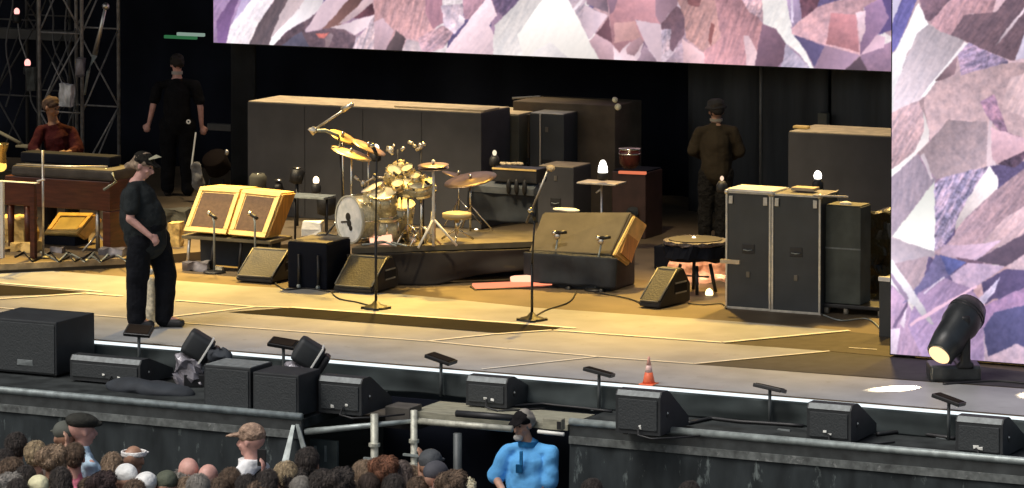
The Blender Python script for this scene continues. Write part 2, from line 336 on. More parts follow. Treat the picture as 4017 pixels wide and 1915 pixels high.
# green grey side gate left of gap
q0 = py(1215, 1722, YL+.5); q1 = py(1322, 1712, YL+.5); tt = thing('side_gate', 'green grey steel gate leaf standing left of the pale tube frame', 'gate', (q0.x, q0.y, GZ))
mb = MB(); mb.box(0, q1.x-q0.x, 0, .04, .2, q0.z-GZ, .006); part('panel', mb, mat('green grey sheet', (.085, .105, .10), .6, var=.3, scale=6, wear=((.2, .22, .2), 7, .66)), tt)
mb = MB(); mb.box(.05, .075, -.01, -.002, q0.z-GZ-.2, q0.z-GZ-.06); part('latch', mb, M_steel, tt); mb = MB(); mb.box(.16, .18, -.01, -.002, q0.z-GZ-.2, q0.z-GZ-.05); part('latch', mb, M_steel, tt)
for k, (a, b, lab) in enumerate((((1165, 1665), (1232, 1910), 'grey flat brace leaning down to the right from the corner of the left pit deck'), ((1150, 1668), (1108, 1860), 'grey flat brace leaning down to the left from the corner of the left pit deck'))):
    pa = py(*a, YL-.06); pb = py(*b, YL-.12-.2*k); mb = MB(); dv = pb-pa
    mb.hexa([(-.03, 0, 0), (.03, 0, 0), (.02, 0, .0), (-.02, 0, .0)] and [(dv.x-.04, dv.y, dv.z), (dv.x+.04, dv.y, dv.z), (.018, 0, 0), (-.018, 0, 0), (dv.x-.04, dv.y+.015, dv.z), (dv.x+.04, dv.y+.015, dv.z), (.018, .015, 0), (-.018, .015, 0)])
    solo('deck_brace', mb, M_steel, lab, 'brace', pa, group='braces at the deck corner')

# added slab out of view that keeps sun and sky off the stage; backdrop
mb = MB(); mb.box(-18, 10, -2.3, 17, 8.6, 8.8); struct('stage_shade_slab', mb, M_black)
tag(curtain('backdrop_curtain', (-20, 13.2), (9, 13.2), 0, 8, .10, .9, M_black, 2), 'black cloth backdrop hanging across the rear of the stage', 'curtain')
tag(curtain('wing_curtain', (-20, 13.1), (-20, 3), 0, 8, .1, .9, M_black, 4), 'black cloth hanging beyond the truss tower at the far left', 'curtain')
for u0, u1, y, lab in ((2700, 2985, 11.9, 'dark grey drape with a pale edge hanging behind the man in the brown shirt'), (2992, 3250, 11.8, 'dark grey drape hanging right of the pale edged drape, under the main screen'), (3262, 3700, 11.7, 'black grey drape hanging beside the side screen, above the rear speaker wall')):
    a = py(u0, 290, y); b = py(u1, 290, y)
    tag(curtain('side_drape', (a.x, a.y), (b.x, b.y), 0, 3.2, .05, .55, M_drape, u0), lab, 'drape', 'drapes under the right end of the main screen')
a = py(2985, 290, 11.5); mb = MB(); mb.tube([(0, 0, 0), (0, 0, 2.4)], .02, 8); solo('drape_pole', mb, mat('dull grey pole', (.14, .13, .11), .5, wear=((.3, .27, .2), 5, .6)), 'thin upright pole between two dark drapes right of the man in the brown shirt', 'pole', (a.x, a.y, 0), smooth=True)
a = py(3225, 470, 11.5); mb = MB(); mb.box(-.06, .06, 0, .1, -.1, .08, .01); solo('wall_box', mb, M_olive, 'small grey box hanging on the drape above the rear speaker wall', 'box', a)
# black wall left of the screen, between man and cases
a = py(905, 200, 11.6); b = py(975, 200, 11.6)
tag(curtain('leg_curtain', (a.x, a.y), (b.x+.1, b.y), 0, 2.6, .03, .3, mat('soft black leg cloth', (.011, .012, .012), .9), 8), 'narrow black curtain hanging under the left end of the main screen', 'curtain')

# ------------------------------------------------------------------ LED screens (crystal facets shown on them)
def vnoise(x, y, seed):
    xi = np.floor(x).astype(np.int64); yi = np.floor(y).astype(np.int64); fx = x-xi; fy = y-yi
    fx = fx*fx*(3-2*fx); fy = fy*fy*(3-2*fy)
    def h(a, b):
        n = (a*374761393+b*668265263+seed*974634777) & 0xffffffff; n = ((n ^ (n >> 13))*1274126177) & 0xffffffff
        return ((n ^ (n >> 16)) & 0xffff)/65535.
    return (h(xi, yi)*(1-fx)+h(xi+1, yi)*fx)*(1-fy)+(h(xi, yi+1)*(1-fx)+h(xi+1, yi+1)*fx)*fy
def fbm(x, y, seed, o=5):
    s = 0; a = .5
    for k in range(o): s = s+a*vnoise(x, y, seed+k*17); x = x*2.03+5.1; y = y*2.03+1.7; a *= .55
    return s
# (points, colour, noise amount, streak angle in degrees or None)
MAIN = [
 ([(830,-40),(1010,-40),(885,190),(830,190)],(158,130,170),.22,65),([(850,85),(915,-20),(940,-5),(905,80),(890,172),(855,172)],(118,88,135),.15,65),
 ([(905,110),(955,-20),(1010,-20),(900,150)],(198,180,220),.15,65),([(882,190),(905,100),(1010,-30),(1095,-30),(1012,100),(972,190)],(250,238,243),.2,60),
 ([(972,190),(1012,98),(1072,10),(1090,-20),(1150,-20),(1100,60),(1050,190)],(92,80,86),.25,65),([(1048,190),(1095,65),(1140,-20),(1215,-20),(1150,60),(1066,160)],(206,186,190),.1,60),
 ([(1052,190),(1065,150),(1175,30),(1205,-20),(1275,-20),(1262,30),(1230,60),(1130,120),(1062,190)],(253,243,246),.05,60),
 ([(1060,190),(1130,122),(1240,55),(1195,120),(1200,130),(1270,115),(1330,100),(1375,135),(1400,140),(1385,200)],(98,80,90),.35,None),
 ([(1090,186),(1180,125),(1215,185)],(82,80,98),.2,None),([(1195,126),(1240,55),(1290,-20),(1380,-20),(1330,45),(1268,110),(1205,128)],(213,187,197),.08,60),
 ([(1266,114),(1330,45),(1378,-20),(1440,-20),(1330,105)],(112,80,76),.12,60),([(1325,98),(1385,40),(1445,-20),(1480,-20),(1455,20),(1390,70)],(202,174,178),.12,60),
 ([(1388,72),(1462,12),(1470,55),(1405,75)],(92,58,68),.3,40),([(1290,110),(1322,103),(1470,57),(1440,110),(1395,138),(1350,118)],(228,206,213),.08,None),
 ([(1235,132),(1295,130),(1275,150),(1250,150)],(196,108,102),.3,None),([(1275,152),(1300,130),(1310,140),(1290,185),(1275,185)],(140,118,124),.2,None),
 ([(1383,200),(1400,150),(1440,110),(1472,55),(1472,-20),(1505,-20),(1482,200)],(216,190,198),.5,70),
 ([(1468,-30),(1710,-30),(1690,30),(1725,90),(1662,165),(1580,145),(1555,118),(1508,205),(1468,205)],(205,158,162),.32,75),([(1468,90),(1500,70),(1545,120),(1510,205),(1468,205)],(196,165,176),.12,70),
 ([(1555,121),(1592,152),(1572,215),(1506,212)],(86,72,76),.22,60),([(1572,215),(1595,155),(1645,165),(1685,215)],(206,186,192),.2,None),([(1640,150),(1735,100),(1790,110),(1740,190),(1660,215)],(190,155,168),.5,40),
 ([(1670,-30),(1735,-30),(1740,90),(1700,112),(1668,50)],(172,126,142),.18,80),([(1730,25),(1815,12),(1822,90),(1780,135),(1742,100)],(216,195,210),.35,None),
 ([(1812,-30),(1920,-30),(1850,75),(1822,80)],(178,138,155),.25,60),([(1800,55),(1825,75),(1815,95),(1798,85)],(250,232,238),.05,None),
 ([(1735,230),(1760,180),(1920,-20),(1950,60),(1920,100),(1960,190),(1935,230)],(237,209,217),.1,50),([(1915,-30),(2070,-30),(2040,40),(1975,65),(1942,30)],(104,87,116),.5,60),
 ([(1930,240),(1940,100),(2060,-20),(2300,-20),(2360,240)],(226,219,217),.14,60),([(2060,240),(2030,140),(2140,-20),(2225,-20),(2305,150),(2358,240)],(251,244,236),.04,60),([(2080,215),(2160,165),(2240,235),(2080,235)],(232,224,222),.08,None),
 ([(2222,-20),(2310,-20),(2292,20),(2382,60),(2310,152)],(178,160,172),.35,50),([(2290,24),(2384,60),(2330,132),(2312,153),(2282,92)],(212,188,199),.08,None),([(2298,-20),(2384,-20),(2384,50),(2300,18)],(132,110,124),.2,None),
 ([(2245,38),(2282,-5),(2296,-5),(2252,45)],(240,225,232),.05,None),([(2388,64),(2404,172),(2338,133)],(108,74,84),.1,None),([(2312,160),(2338,131),(2404,172),(2412,250),(2358,250)],(193,158,167),.1,None),
 ([(2380,-20),(2580,-20),(2592,100),(2495,75),(2528,160),(2490,190),(2430,215),(2402,175),(2390,60)],(180,130,138),.14,None),([(2384,-20),(2430,-20),(2410,40),(2390,60)],(138,108,126),.1,None),([(2410,90),(2490,80),(2515,150),(2410,170)],(200,152,150),.1,None),
 ([(2402,180),(2430,205),(2470,165),(2527,175),(2495,255),(2412,255)],(230,202,210),.08,None),([(2475,165),(2510,145),(2527,165),(2490,220),(2462,216),(2455,195)],(165,130,138),.12,None),
 ([(2492,76),(2592,95),(2597,180),(2592,255),(2530,170)],(206,181,191),.06,None),([(2493,255),(2530,176),(2588,255)],(148,124,138),.15,None),([(2572,-20),(2660,-20),(2657,25),(2620,60),(2592,97),(2570,60)],(145,116,130),.1,None),
 ([(2592,95),(2657,20),(2692,60),(2682,140),(2640,202),(2628,190),(2595,115)],(112,86,98),.25,None),([(2593,116),(2630,112),(2628,190),(2600,218)],(196,174,188),.6,80),
 ([(2648,-20),(2830,-20),(2830,170),(2762,205),(2690,150),(2682,60)],(186,142,140),.3,65),([(2690,-20),(2760,-20),(2740,30),(2700,20)],(125,82,85),.3,None),([(2790,90),(2803,100),(2790,180),(2778,160)],(140,88,88),.1,None),
 ([(2597,260),(2676,165),(2684,260)],(172,148,162),.3,None),([(2675,150),(2768,215),(2765,260),(2682,260)],(230,190,196),.1,None),
 ([(2800,-20),(2912,-20),(2992,90),(2985,190),(2960,280),(2765,280),(2762,200),(2830,150)],(190,140,148),.28,70),([(2903,-20),(2995,-20),(2997,80),(2940,50)],(208,172,182),.5,60),
 ([(2916,138),(2935,140),(2972,205),(2960,280),(2932,280)],(228,194,200),.15,70),([(2992,90),(3032,105),(3085,168),(3070,240),(3040,275),(2958,280),(2972,190)],(114,87,104),.15,None),
 ([(3083,168),(3190,280),(3055,280),(3072,235)],(172,162,184),.3,50),([(2986,-20),(3090,-20),(3102,110),(3142,170),(3197,275),(3178,268),(3128,205),(3083,168),(3043,115),(2995,92)],(241,236,233),.12,60),
 ([(3083,-20),(3145,-20),(3147,75),(3110,112),(3095,60)],(164,144,176),.18,85),([(3098,-20),(3108,-20),(3112,90),(3104,90)],(215,200,222),.05,None),([(3138,-20),(3222,-20),(3206,30),(3146,76)],(94,64,78),.45,None),
 ([(3146,78),(3206,28),(3360,-20),(3482,-20),(3388,30),(3374,155),(3376,217),(3250,182),(3108,134),(3105,110)],(206,162,171),.26,None),([(3262,50),(3356,60),(3372,205),(3240,172)],(190,130,138),.15,None),
 ([(3388,28),(3470,-20),(3490,70),(3442,138),(3375,216),(3374,165),(3395,120)],(146,116,150),.15,None),([(3356,50),(3392,40),(3396,120),(3375,170)],(233,201,212),.12,None),([(3452,-20),(3520,-20),(3520,110),(3442,140),(3488,70)],(90,76,126),.15,None),
 ([(3375,220),(3520,150),(3520,290),(3408,290)],(150,120,146),.18,None),([(3374,218),(3438,138),(3472,145),(3466,186)],(227,188,207),.06,None),
 ([(3113,136),(3234,182),(3195,262),(3160,200)],(88,80,118),.12,None),([(3234,181),(3374,216),(3300,290),(3193,290)],(162,132,156),.08,None),([(3373,221),(3412,290),(3300,285)],(84,68,80),.1,None)]
SIDE = [
 ([(3480,-40),(4100,-40),(4100,500),(3480,500)],(196,166,174),.2,50),([(3480,-30),(3545,-30),(3505,85),(3480,110)],(208,200,226),.1,70),([(3500,90),(3545,-20),(3605,-20),(3590,20),(3520,185),(3480,230)],(106,102,168),.25,65),
 ([(3480,240),(3515,195),(3602,12),(3642,95),(3565,200),(3515,340),(3512,440),(3480,440)],(250,246,250),.08,60),([(3500,450),(3510,350),(3595,130),(3642,95),(3690,115),(3785,162),(3622,380),(3600,397)],(206,192,202),.15,60),
 ([(3600,-20),(3745,-20),(3650,86),(3628,78)],(126,100,116),.3,None),([(3645,88),(3750,-20),(3915,-20),(3892,50),(3800,55),(3730,137),(3690,125)],(188,147,157),.3,60),
 ([(3730,137),(3780,60),(3910,45),(3960,-20),(4100,-20),(4100,100),(3990,235),(3960,237),(3790,165)],(108,87,98),.3,50),([(3905,178),(3945,120),(4030,15),(4030,28),(3952,130)],(216,196,206),.1,None),([(3983,235),(4000,180),(4060,20),(4060,230)],(208,198,220),.15,70),
 ([(3608,384),(3786,165),(3797,173),(3628,380)],(253,246,249),.03,None),([(3758,216),(3800,168),(3950,235),(3965,295),(3850,310),(3770,305)],(160,140,172),.7,25),([(3665,322),(3758,216),(3745,290),(3718,305)],(132,107,117),.15,None),
 ([(3622,392),(3682,320),(3740,302),(3960,245),(4100,245),(4100,620),(3880,650),(3700,700),(3650,560)],(202,172,178),.22,None),([(3842,400),(3900,370),(3955,520),(4100,570),(4100,610),(3960,550),(3880,470)],(156,121,146),.55,None),([(3930,420),(3962,310),(4100,250),(4100,500)],(224,192,197),.2,60),
 ([(3480,450),(3602,394),(3625,450),(3645,520),(3645,560),(3560,640),(3510,700),(3480,700)],(196,165,174),.35,60),([(3622,430),(3645,515),(3644,552),(3540,662),(3480,720),(3480,680),(3590,590),(3625,515)],(250,240,240),.08,None),
 ([(3645,556),(3720,470),(3872,480),(3884,600),(3852,652),(3780,682),(3672,704),(3640,660),(3602,600)],(166,146,155),.22,None),([(3480,712),(3600,602),(3640,680),(3672,706),(3590,805),(3505,920),(3480,930)],(166,151,169),.2,80),
 ([(3625,600),(3660,700),(3652,705),(3612,610)],(205,190,200),.1,None),([(3878,470),(3892,480),(3905,650),(3868,655)],(226,202,211),.1,None),([(3888,500),(4100,570),(4100,600),(3920,645),(3893,625)],(216,176,190),.15,None),([(3912,642),(4030,588),(4030,612),(3980,658),(3945,650)],(95,75,95),.6,None),
 ([(3503,922),(3667,710),(3668,990),(3500,930)],(252,253,246),.02,None),([(3667,720),(3700,695),(3885,650),(3822,740),(3762,840),(3742,905),(3690,975),(3667,985)],(164,150,184),.75,60),
 ([(3912,742),(4100,600),(4100,830),(3950,880),(3860,970),(3790,990),(3688,995),(3742,920),(3790,850)],(181,151,165),.3,50),([(3882,650),(3918,700),(3912,742),(3782,862),(3750,905),(3750,870),(3802,770)],(241,227,229),.12,50),
 ([(3938,857),(4100,760),(4100,905),(3900,975),(3830,975)],(223,189,199),.25,50),([(3700,962),(3830,960),(3930,940),(3835,1022),(3720,1007),(3688,992)],(206,176,202),.15,30),([(3828,1022),(4100,870),(4100,980),(3942,1047),(3870,1035)],(94,80,100),.15,None),
 ([(3480,930),(3667,986),(3668,1004),(3600,1018),(3480,1045)],(194,180,194),.12,None),([(3480,1040),(3645,1004),(3625,1085),(3580,1145),(3480,1010)],(190,166,180),.18,60),([(3480,1100),(3560,1180),(3645,1390),(3645,1450),(3480,1450)],(186,156,190),.22,75),
 ([(3540,1192),(3600,1120),(3642,1060),(3670,1000),(3722,1010),(3742,1080),(3700,1092),(3622,1152)],(112,106,150),.25,None),([(3688,1000),(3792,1030),(3722,1082)],(90,96,156),.25,None),
 ([(3798,1030),(3942,1047),(3892,1082),(3802,1142),(3740,1112),(3728,1085)],(192,167,196),.22,None),([(3943,1046),(4100,950),(4100,1080),(3970,1062)],(222,192,206),.2,None),
 ([(3560,1275),(3602,1150),(3702,1090),(3802,1130),(3862,1200),(3862,1450),(3640,1450)],(164,139,178),.25,50),([(3865,1195),(3850,1110),(3942,1058),(4100,1065),(4100,1112),(3900,1175)],(90,80,120),.2,None),([(3838,1172),(3922,1088),(3902,1142),(3850,1207)],(217,202,231),.3,60),
 ([(3860,1200),(4100,1090),(4100,1230),(3860,1300)],(176,141,186),.25,None),([(3860,1290),(3900,1225),(4100,1180),(4100,1330),(3872,1420)],(82,82,126),.18,None),([(3866,1450),(3858,1300),(3878,1402),(3992,1348),(4100,1410),(4100,1460)],(197,172,191),.22,None),
 ([(3480,1020),(3500,1020),(3585,1145),(3665,1270),(3655,1275),(3565,1182),(3480,1100)],(236,230,240),.12,None),([(3480,1075),(3500,1075),(3566,1172),(3555,1180)],(170,150,180),.1,None),([(3565,1272),(3640,1225),(3832,1118),(3834,1127),(3650,1236),(3572,1280)],(242,198,222),.05,None),
 ([(3620,1150),(3700,1085),(3706,1088),(3625,1155)],(220,205,228),.05,None),([(3530,1272),(3562,1198),(3545,1290)],(246,228,246),.05,None),([(3480,1290),(3532,1290),(3515,1410),(3480,1410)],(226,206,228),.15,75),([(3500,1282),(3562,1178),(3563,1200),(3512,1290)],(118,100,134),.12,None)]
def paint(u, v, polys, seed, base=(180, 150, 165)):
    shp = u.shape; col = np.zeros(shp+(3,)); col[:] = base
    du = (fbm(u/28, v/28, seed+3, 4)-.5)*9; dv = (fbm(u/28+9, v/28, seed+8, 4)-.5)*9; uu = u+du; vv = v+dv
    # random facets wherever nothing specific is shown
    rs = np.random.RandomState(seed); S = rs.rand(260, 2)*np.array([1.5*(u.max()-u.min())+1, (v.max()-v.min())+1])+np.array([u.min(), v.min()])
    pal = np.array([(205, 165, 172), (120, 95, 118), (236, 224, 226), (160, 130, 156), (180, 150, 165), (95, 85, 125), (212, 190, 202)])
    best = np.full(shp, 1e18); idx = np.zeros(shp, int)
    for k, (a, b) in enumerate(S):
        d = (uu-a)**2*(1+.6*math.sin(k))+(vv-b)**2+(uu-a)*(vv-b)*.9*math.sin(k*3.3); m = d < best; best[m] = d[m]; idx[m] = k
    col = pal[idx % 7].astype(float)
    rough = fbm(u/9, v/9, seed+31, 5)-.5; ridg = np.abs(fbm(u/16, v/16, seed+77, 5)-.5)*2
    col *= (1+rough*.5)[..., None]
    for pts, c, amt, ang in polys:
        P = np.array(pts, float); ins = np.zeros(shp, bool); n = len(P); j = n-1
        bx = (uu > P[:, 0].min()) & (uu < P[:, 0].max()) & (vv > P[:, 1].min()) & (vv < P[:, 1].max())
        if not bx.any(): continue
        X = uu[bx]; Y = vv[bx]; q = np.zeros(X.shape, bool)
        for i in range(n):
            xi, yi = P[i]; xj, yj = P[j]
            if yi != yj: q ^= ((yi > Y) != (yj > Y)) & (X < (xj-xi)*(Y-yi)/(yj-yi)+xi)
            j = i
        ins[bx] = q; U = u[ins]; V = v[ins]
        if not len(U): continue
        if ang is not None:
            a = math.radians(-ang); s = U*math.cos(a)+V*math.sin(a); t = -U*math.sin(a)+V*math.cos(a); nn = fbm(s/46, t/8, seed+int(P[0, 0]), 5)-.5
        else: nn = fbm(U/20, V/20, seed+int(P[0, 0]), 5)-.5
        cx_, cy_ = P.mean(0); gd = ((U-cx_)*math.sin(cx_)+(V-cy_)*math.cos(cy_*.7))/(np.ptp(P, axis=0).max()+1)
        f = 1.05+nn*amt*1.5+(rough[ins])*amt*.9-np.clip(.22-ridg[ins], 0, 1)*amt*1.3+gd*.32
        tint = np.stack([1+nn*amt*.3, 1-nn*0, 1-nn*amt*.3], -1)
        col[ins] = np.array(c)*f[:, None]*tint
    for _ in range(2):
        q = np.pad(col, ((1, 1), (1, 1), (0, 0)), 'edge'); col = (q[1:-1, 1:-1]*2+q[:-2, 1:-1]+q[2:, 1:-1]+q[1:-1, :-2]+q[1:-1, 2:])/6
    col = col*.90+np.array((212, 186, 200))*.10
    return np.clip(col, 8, 255)
def screen(name, xa, xb, y, zs, step, polys, seed, label, depth):
    xs = np.array(xa if isinstance(xa, list) else np.arange(xb[0], xb[1]+step, step)); zs = np.array(zs)
    X, Z = np.meshgrid(xs, zs); d = np.stack([X-CAMP.x, np.full(X.shape, y-CAMP.y), Z-CAMP.z], -1)
    w = d @ np.array(FV); u = CX+F*(d @ np.array(RV))/w; v = CYY-F*(d @ np.array(UV))/w
    c = paint(u, v, polys, seed)/255.; lin = np.where(c <= .04045, c/12.92, ((c+.055)/1.055)**2.4)
    nz, nx = X.shape; co = np.stack([X-xs[0], np.zeros(X.shape), Z-zs[0]], -1).reshape(-1, 3)
    i = np.arange(nz*nx).reshape(nz, nx); f = np.stack([i[:-1, :-1], i[:-1, 1:], i[1:, 1:], i[1:, :-1]], -1).reshape(-1, 4)
    me = bpy.data.meshes.new('screen_face'); me.from_pydata(co.tolist(), [], f.tolist())
    at = me.color_attributes.new('picture', 'FLOAT_COLOR', 'POINT'); at.data.foreach_set('color', np.concatenate([lin.reshape(-1, 3), np.ones((nz*nx, 1))], 1).ravel())
    m = bpy.data.materials.new('led picture'); m.use_nodes = True; N = m.node_tree.nodes; N.remove(N['Principled BSDF'])
    a = N.new('ShaderNodeVertexColor'); a.layer_name = 'picture'; e = N.new('ShaderNodeEmission'); e.inputs[1].default_value = .93
    m.node_tree.links.new(a.outputs[0], e.inputs[0]); m.node_tree.links.new(e.outputs[0], N['Material Output'].inputs[0]); m.cycles.emission_sampling = 'NONE'
    t = thing(name, label, 'led screen', (xs[0], y, zs[0])); link('screen_face', me, m, t)
    mb = MB(); mb.box(-.012, xs[-1]-xs[0]+.012, .004, depth, -.012, zs[-1]-zs[0]+.012); part('housing', mb, M_blk, t)
a = py(838, 167, 11.0); b = py(3493, 281, 11.0)
screen('main_led_screen', None, (a.x, b.x+.35), 11.0, list(np.arange(a.z, a.z+.86, .0085))+list(np.arange(a.z+.9, 5.2, .06)), .0085, MAIN, 11, 'wide main screen above the backline showing pink and white crystal facets', .16)
a = py(3494, 1403, 2.49); b = py(4017, 1440, 2.49)
screen('side_led_screen', list(np.arange(a.x, b.x+.05, .0065))+list(np.arange(b.x+.1, 6.6, .05)), None, 2.49, list(np.arange(.035, 3.75, .0068))+list(np.arange(3.8, 5.2, .06)), .0065, SIDE, 5, 'tall side screen at the right of the stage showing pink and violet facets', .14)

# ------------------------------------------------------------------ pit equipment
def pit_wedge(u0, u1, vt, vb, depth, label, side=True):
    p = pz(u0, vb, DZ); q = py(u1, vb, p.y); h = py(u0, vt, p.y).z-DZ; w = q.x-p.x
    t = thing('pit_speaker', label, 'speaker', (p.x, p.y, DZ), 0, 'low black speakers along the stage edge')
    prof = [(0, .02), (0, h-.045), (.035, h), (.16, h), (.20, h-.015), (depth, .10), (depth, .02)]
    mb = MB(); mb.prism(prof, 0, w); b = part('cabinet', mb, M_cab, t)
    mb = MB(); mb.hexa([(.012, -.004, h-.046), (w-.012, -.004, h-.046), (w-.012, .030, h-.001), (.012, .030, h-.001), (.012, .006, h-.05), (w-.012, .006, h-.05), (w-.012, .04, h-.01), (.012, .04, h-.01)]); part('pale_edge', mb, M_lip, t)  # paler strip on the chamfered top edge
    mb = MB(); mb.box(.03, w-.03, -.012, .004, .06, h-.075, .004); part('grille', mb, M_grille, t)
    rr = random.Random(u0); 
    for fx in ((.42+rr.uniform(-.15, .12)), .58+rr.uniform(-.1, .15)):
        zz = rr.uniform(.06, .11); mb = MB(); mb.box(w*fx, w*fx+rr.uniform(.02, .05), -.02, -.011, zz, zz+rr.uniform(.012, .03), .003).jitter(.006, 40); part('connector', mb, M_wmet, t)
    for fx in (.05, w-.09):
        mb = MB(); mb.box(fx, fx+.04, .05, .09, 0, .022); part('foot', mb, M_blkp, t)
    mb = MB(); mb.lathe([(.035, 0), (.035, .004), (.022, .005)], 16, Matrix.Translation((w, .17, h*.48)) @ Matrix.Rotation(RAD(90), 4, 'Y')); part('handle', mb, M_blkp, t)
    mb = MB(); mb.ball((w+.005, .15, h*.5), .011, sub=1); part('side_lamp', mb, M_wmet, t)
    q_ = [(w*(.45+rr.uniform(-.1, .2)), -.02, .09), (w*.6, -.09, .03), (w*.9, -.11, .012), (w+.12, .02, .012), (w+.3, .1+rr.uniform(0, .2), .012)]; mb = MB(); mb.tube(q_, .009, 6); part('lead', mb, M_blkp, t, True)
    return t
pit_wedge(275, 550, 1392, 1497, .62, 'low wide black speaker beside the big grey box at the left')
pit_wedge(1250, 1418, 1474, 1625, .60, 'low black speaker just right of the tall subwoofer pair')
pit_wedge(1828, 1988, 1474, 1597, .62, 'low black speaker behind the tan gangway planks')
pit_wedge(2415, 2590, 1528, 1705, .64, 'low black speaker below the orange traffic cone')
pit_wedge(3165, 3338, 1580, 1735, .64, 'low black speaker between the two right hand footlights')
pit_wedge(3748, 3933, 1632, 1790, .64, 'low black speaker nearest the right edge of the picture')
def sub(u0, u1, vt, vb, depth, label, lip=1):
    p = pz(u0, vb, DZ); q = py(u1, vb, p.y); h = py(u0, vt, p.y).z-DZ; w = q.x-p.x
    t = thing('subwoofer', label, 'subwoofer', (p.x, p.y, DZ), 0, 'tall black boxes on the left pit deck')
    mb = MB(); mb.box(0, w, 0, depth, .02, h, .012); part('cabinet', mb, M_cab, t)
    mb = MB(); mb.box(.02, w-.02, -.01, .004, .04, h-.03, .004); part('grille', mb, M_grille, t)
    if lip: mb = MB(); mb.box(.012, w-.012, .012, depth-.03, h-.01, h+.004, .003); part('pale_top', mb, M_lip, t)  # pale top: dust plus light from above put into the colour
    for k in (0, 1):
        mb = MB(); mb.box(w-.055 if k else .03, w-.04 if k else .045, .05, .1, 0, .02); part('foot', mb, M_blkp, t)
    return t
sub(800, 983, 1430, 1611, .42, 'left of the two tall black subwoofers on the left pit deck')
sub(992, 1172, 1458, 1630, .42, 'right of the two tall black subwoofers on the left pit deck', 0)
t = sub(-70, 222, 1242, 1458, .7, 'big scuffed grey box at the left edge, taller than the stage', 0)
mb = MB(); mb.box(.42, .60, -.014, -.008, .10, .16, .002).jitter(.01, 14); part('scuff', mb, M_lip, t)
p = pz(1000, 1462, DZ); mb = MB(); mb.ball((0, 0, 0), .12, (1.1, .8, .6), sub=3).jitter(.05, 14); solo('cable_bundle', mb, M_navy, 'black cable bundle lying behind the tall subwoofers', 'cables', (pz(1000, 1500, DZ).x, -.85, DZ+.36), smooth=True)
# foot monitors on short poles along the lip
for k, (u, v, lab) in enumerate(((545, 1298, 'black foot light panel in front of the walking man\'s left foot'), (1112, 1347, 'black foot light panel beside the taped silver fixture cover'), (1730, 1408, 'black foot light panel on a pole in front of the dark floor wedge'),
        (2350, 1460, 'black foot light panel on a pole left of the orange cone'), (3020, 1523, 'black foot light panel on a pole right of the orange cone'), (3722, 1568, 'black foot light panel on a pole under the moving spotlight'))):
    p = py(u, v, -.10); t = thing('foot_light', lab, 'light panel', (p.x, p.y, DZ), 0, 'foot light panels on poles along the stage edge'); h = p.z-DZ
    m = Matrix.Translation((0, 0, h)) @ Matrix.Rotation(RAD((8, 4, -6, 10, 2, -4)[k]), 4, 'Z') @ Matrix.Rotation(RAD((22, 10, -6, -14, -20, -12)[k]+8), 4, 'X') @ Matrix.Rotation(RAD((2, 6, 12, 12, 8, 14)[k]), 4, 'Y')
    mb = MB(); mb.box(-.14, .14, -.08, .08, -.018, .018, .008); mb.bm.transform(m); part('panel', mb, M_blk, t)
    mb = MB(); mb.box(-.12, .12, -.065, .065, .019, .023); mb.bm.transform(m); part('lens', mb, mat('dark lens', (.02, .014, .010), .9, spec=.1), t)
    mb = MB(); mb.tube([(0, 0, 0), (0, 0, h-.02)], .016, 8); part('pole', mb, mat('grey pole', (.08, .09, .09), .5), t, True)
# covered moving fixtures behind the subwoofers
for k, (u, v, w_, lab) in enumerate(((790, 1365, .25, 'squat covered fixture with a white band and silver wrap, behind the left subwoofer'), (1222, 1395, .27, 'squat covered fixture with a white band, touching a foot light panel'))):
    p = py(u, v, -.55); t = thing('covered_fixture', lab, 'light fixture', (p.x, p.y, DZ), YAW, 'covered fixtures behind the subwoofers'); h = p.z-DZ
    m = Matrix.Translation((0, 0, h)) @ Matrix.Rotation(RAD(32), 4, 'Y')
    mb = MB(); mb.box(-.17, .10, -.14, .14, -.12, .12, .045); mb.bm.transform(m); part('hood', mb, M_cab, t, True)
    mb = MB(); mb.box(.045, .065, -.145, .145, -.126, .126, .004); mb.bm.transform(m); part('band', mb, M_wmet, t)
    mb = MB(); mb.box(.10, .17, -.11, .11, -.10, .09, .03); mb.bm.transform(m); part('rear_cap', mb, M_blkp, t, True)
    mb = MB(); bmesh.ops.create_cube(mb.bm, size=1, matrix=Matrix.Translation((-.10, 0, h*.42)) @ Matrix.Diagonal((.26, .26, h*.75, 1))); bmesh.ops.subdivide_edges(mb.bm, edges=mb.bm.edges, cuts=5, use_grid_fill=True); mb.jitter(.085, 8); part('wrap', mb, M_foil, t)
    mb = MB(); mb.box(-.16, .1, -.14, .14, 0, h*.35, .01); part('base', mb, M_blk, t)
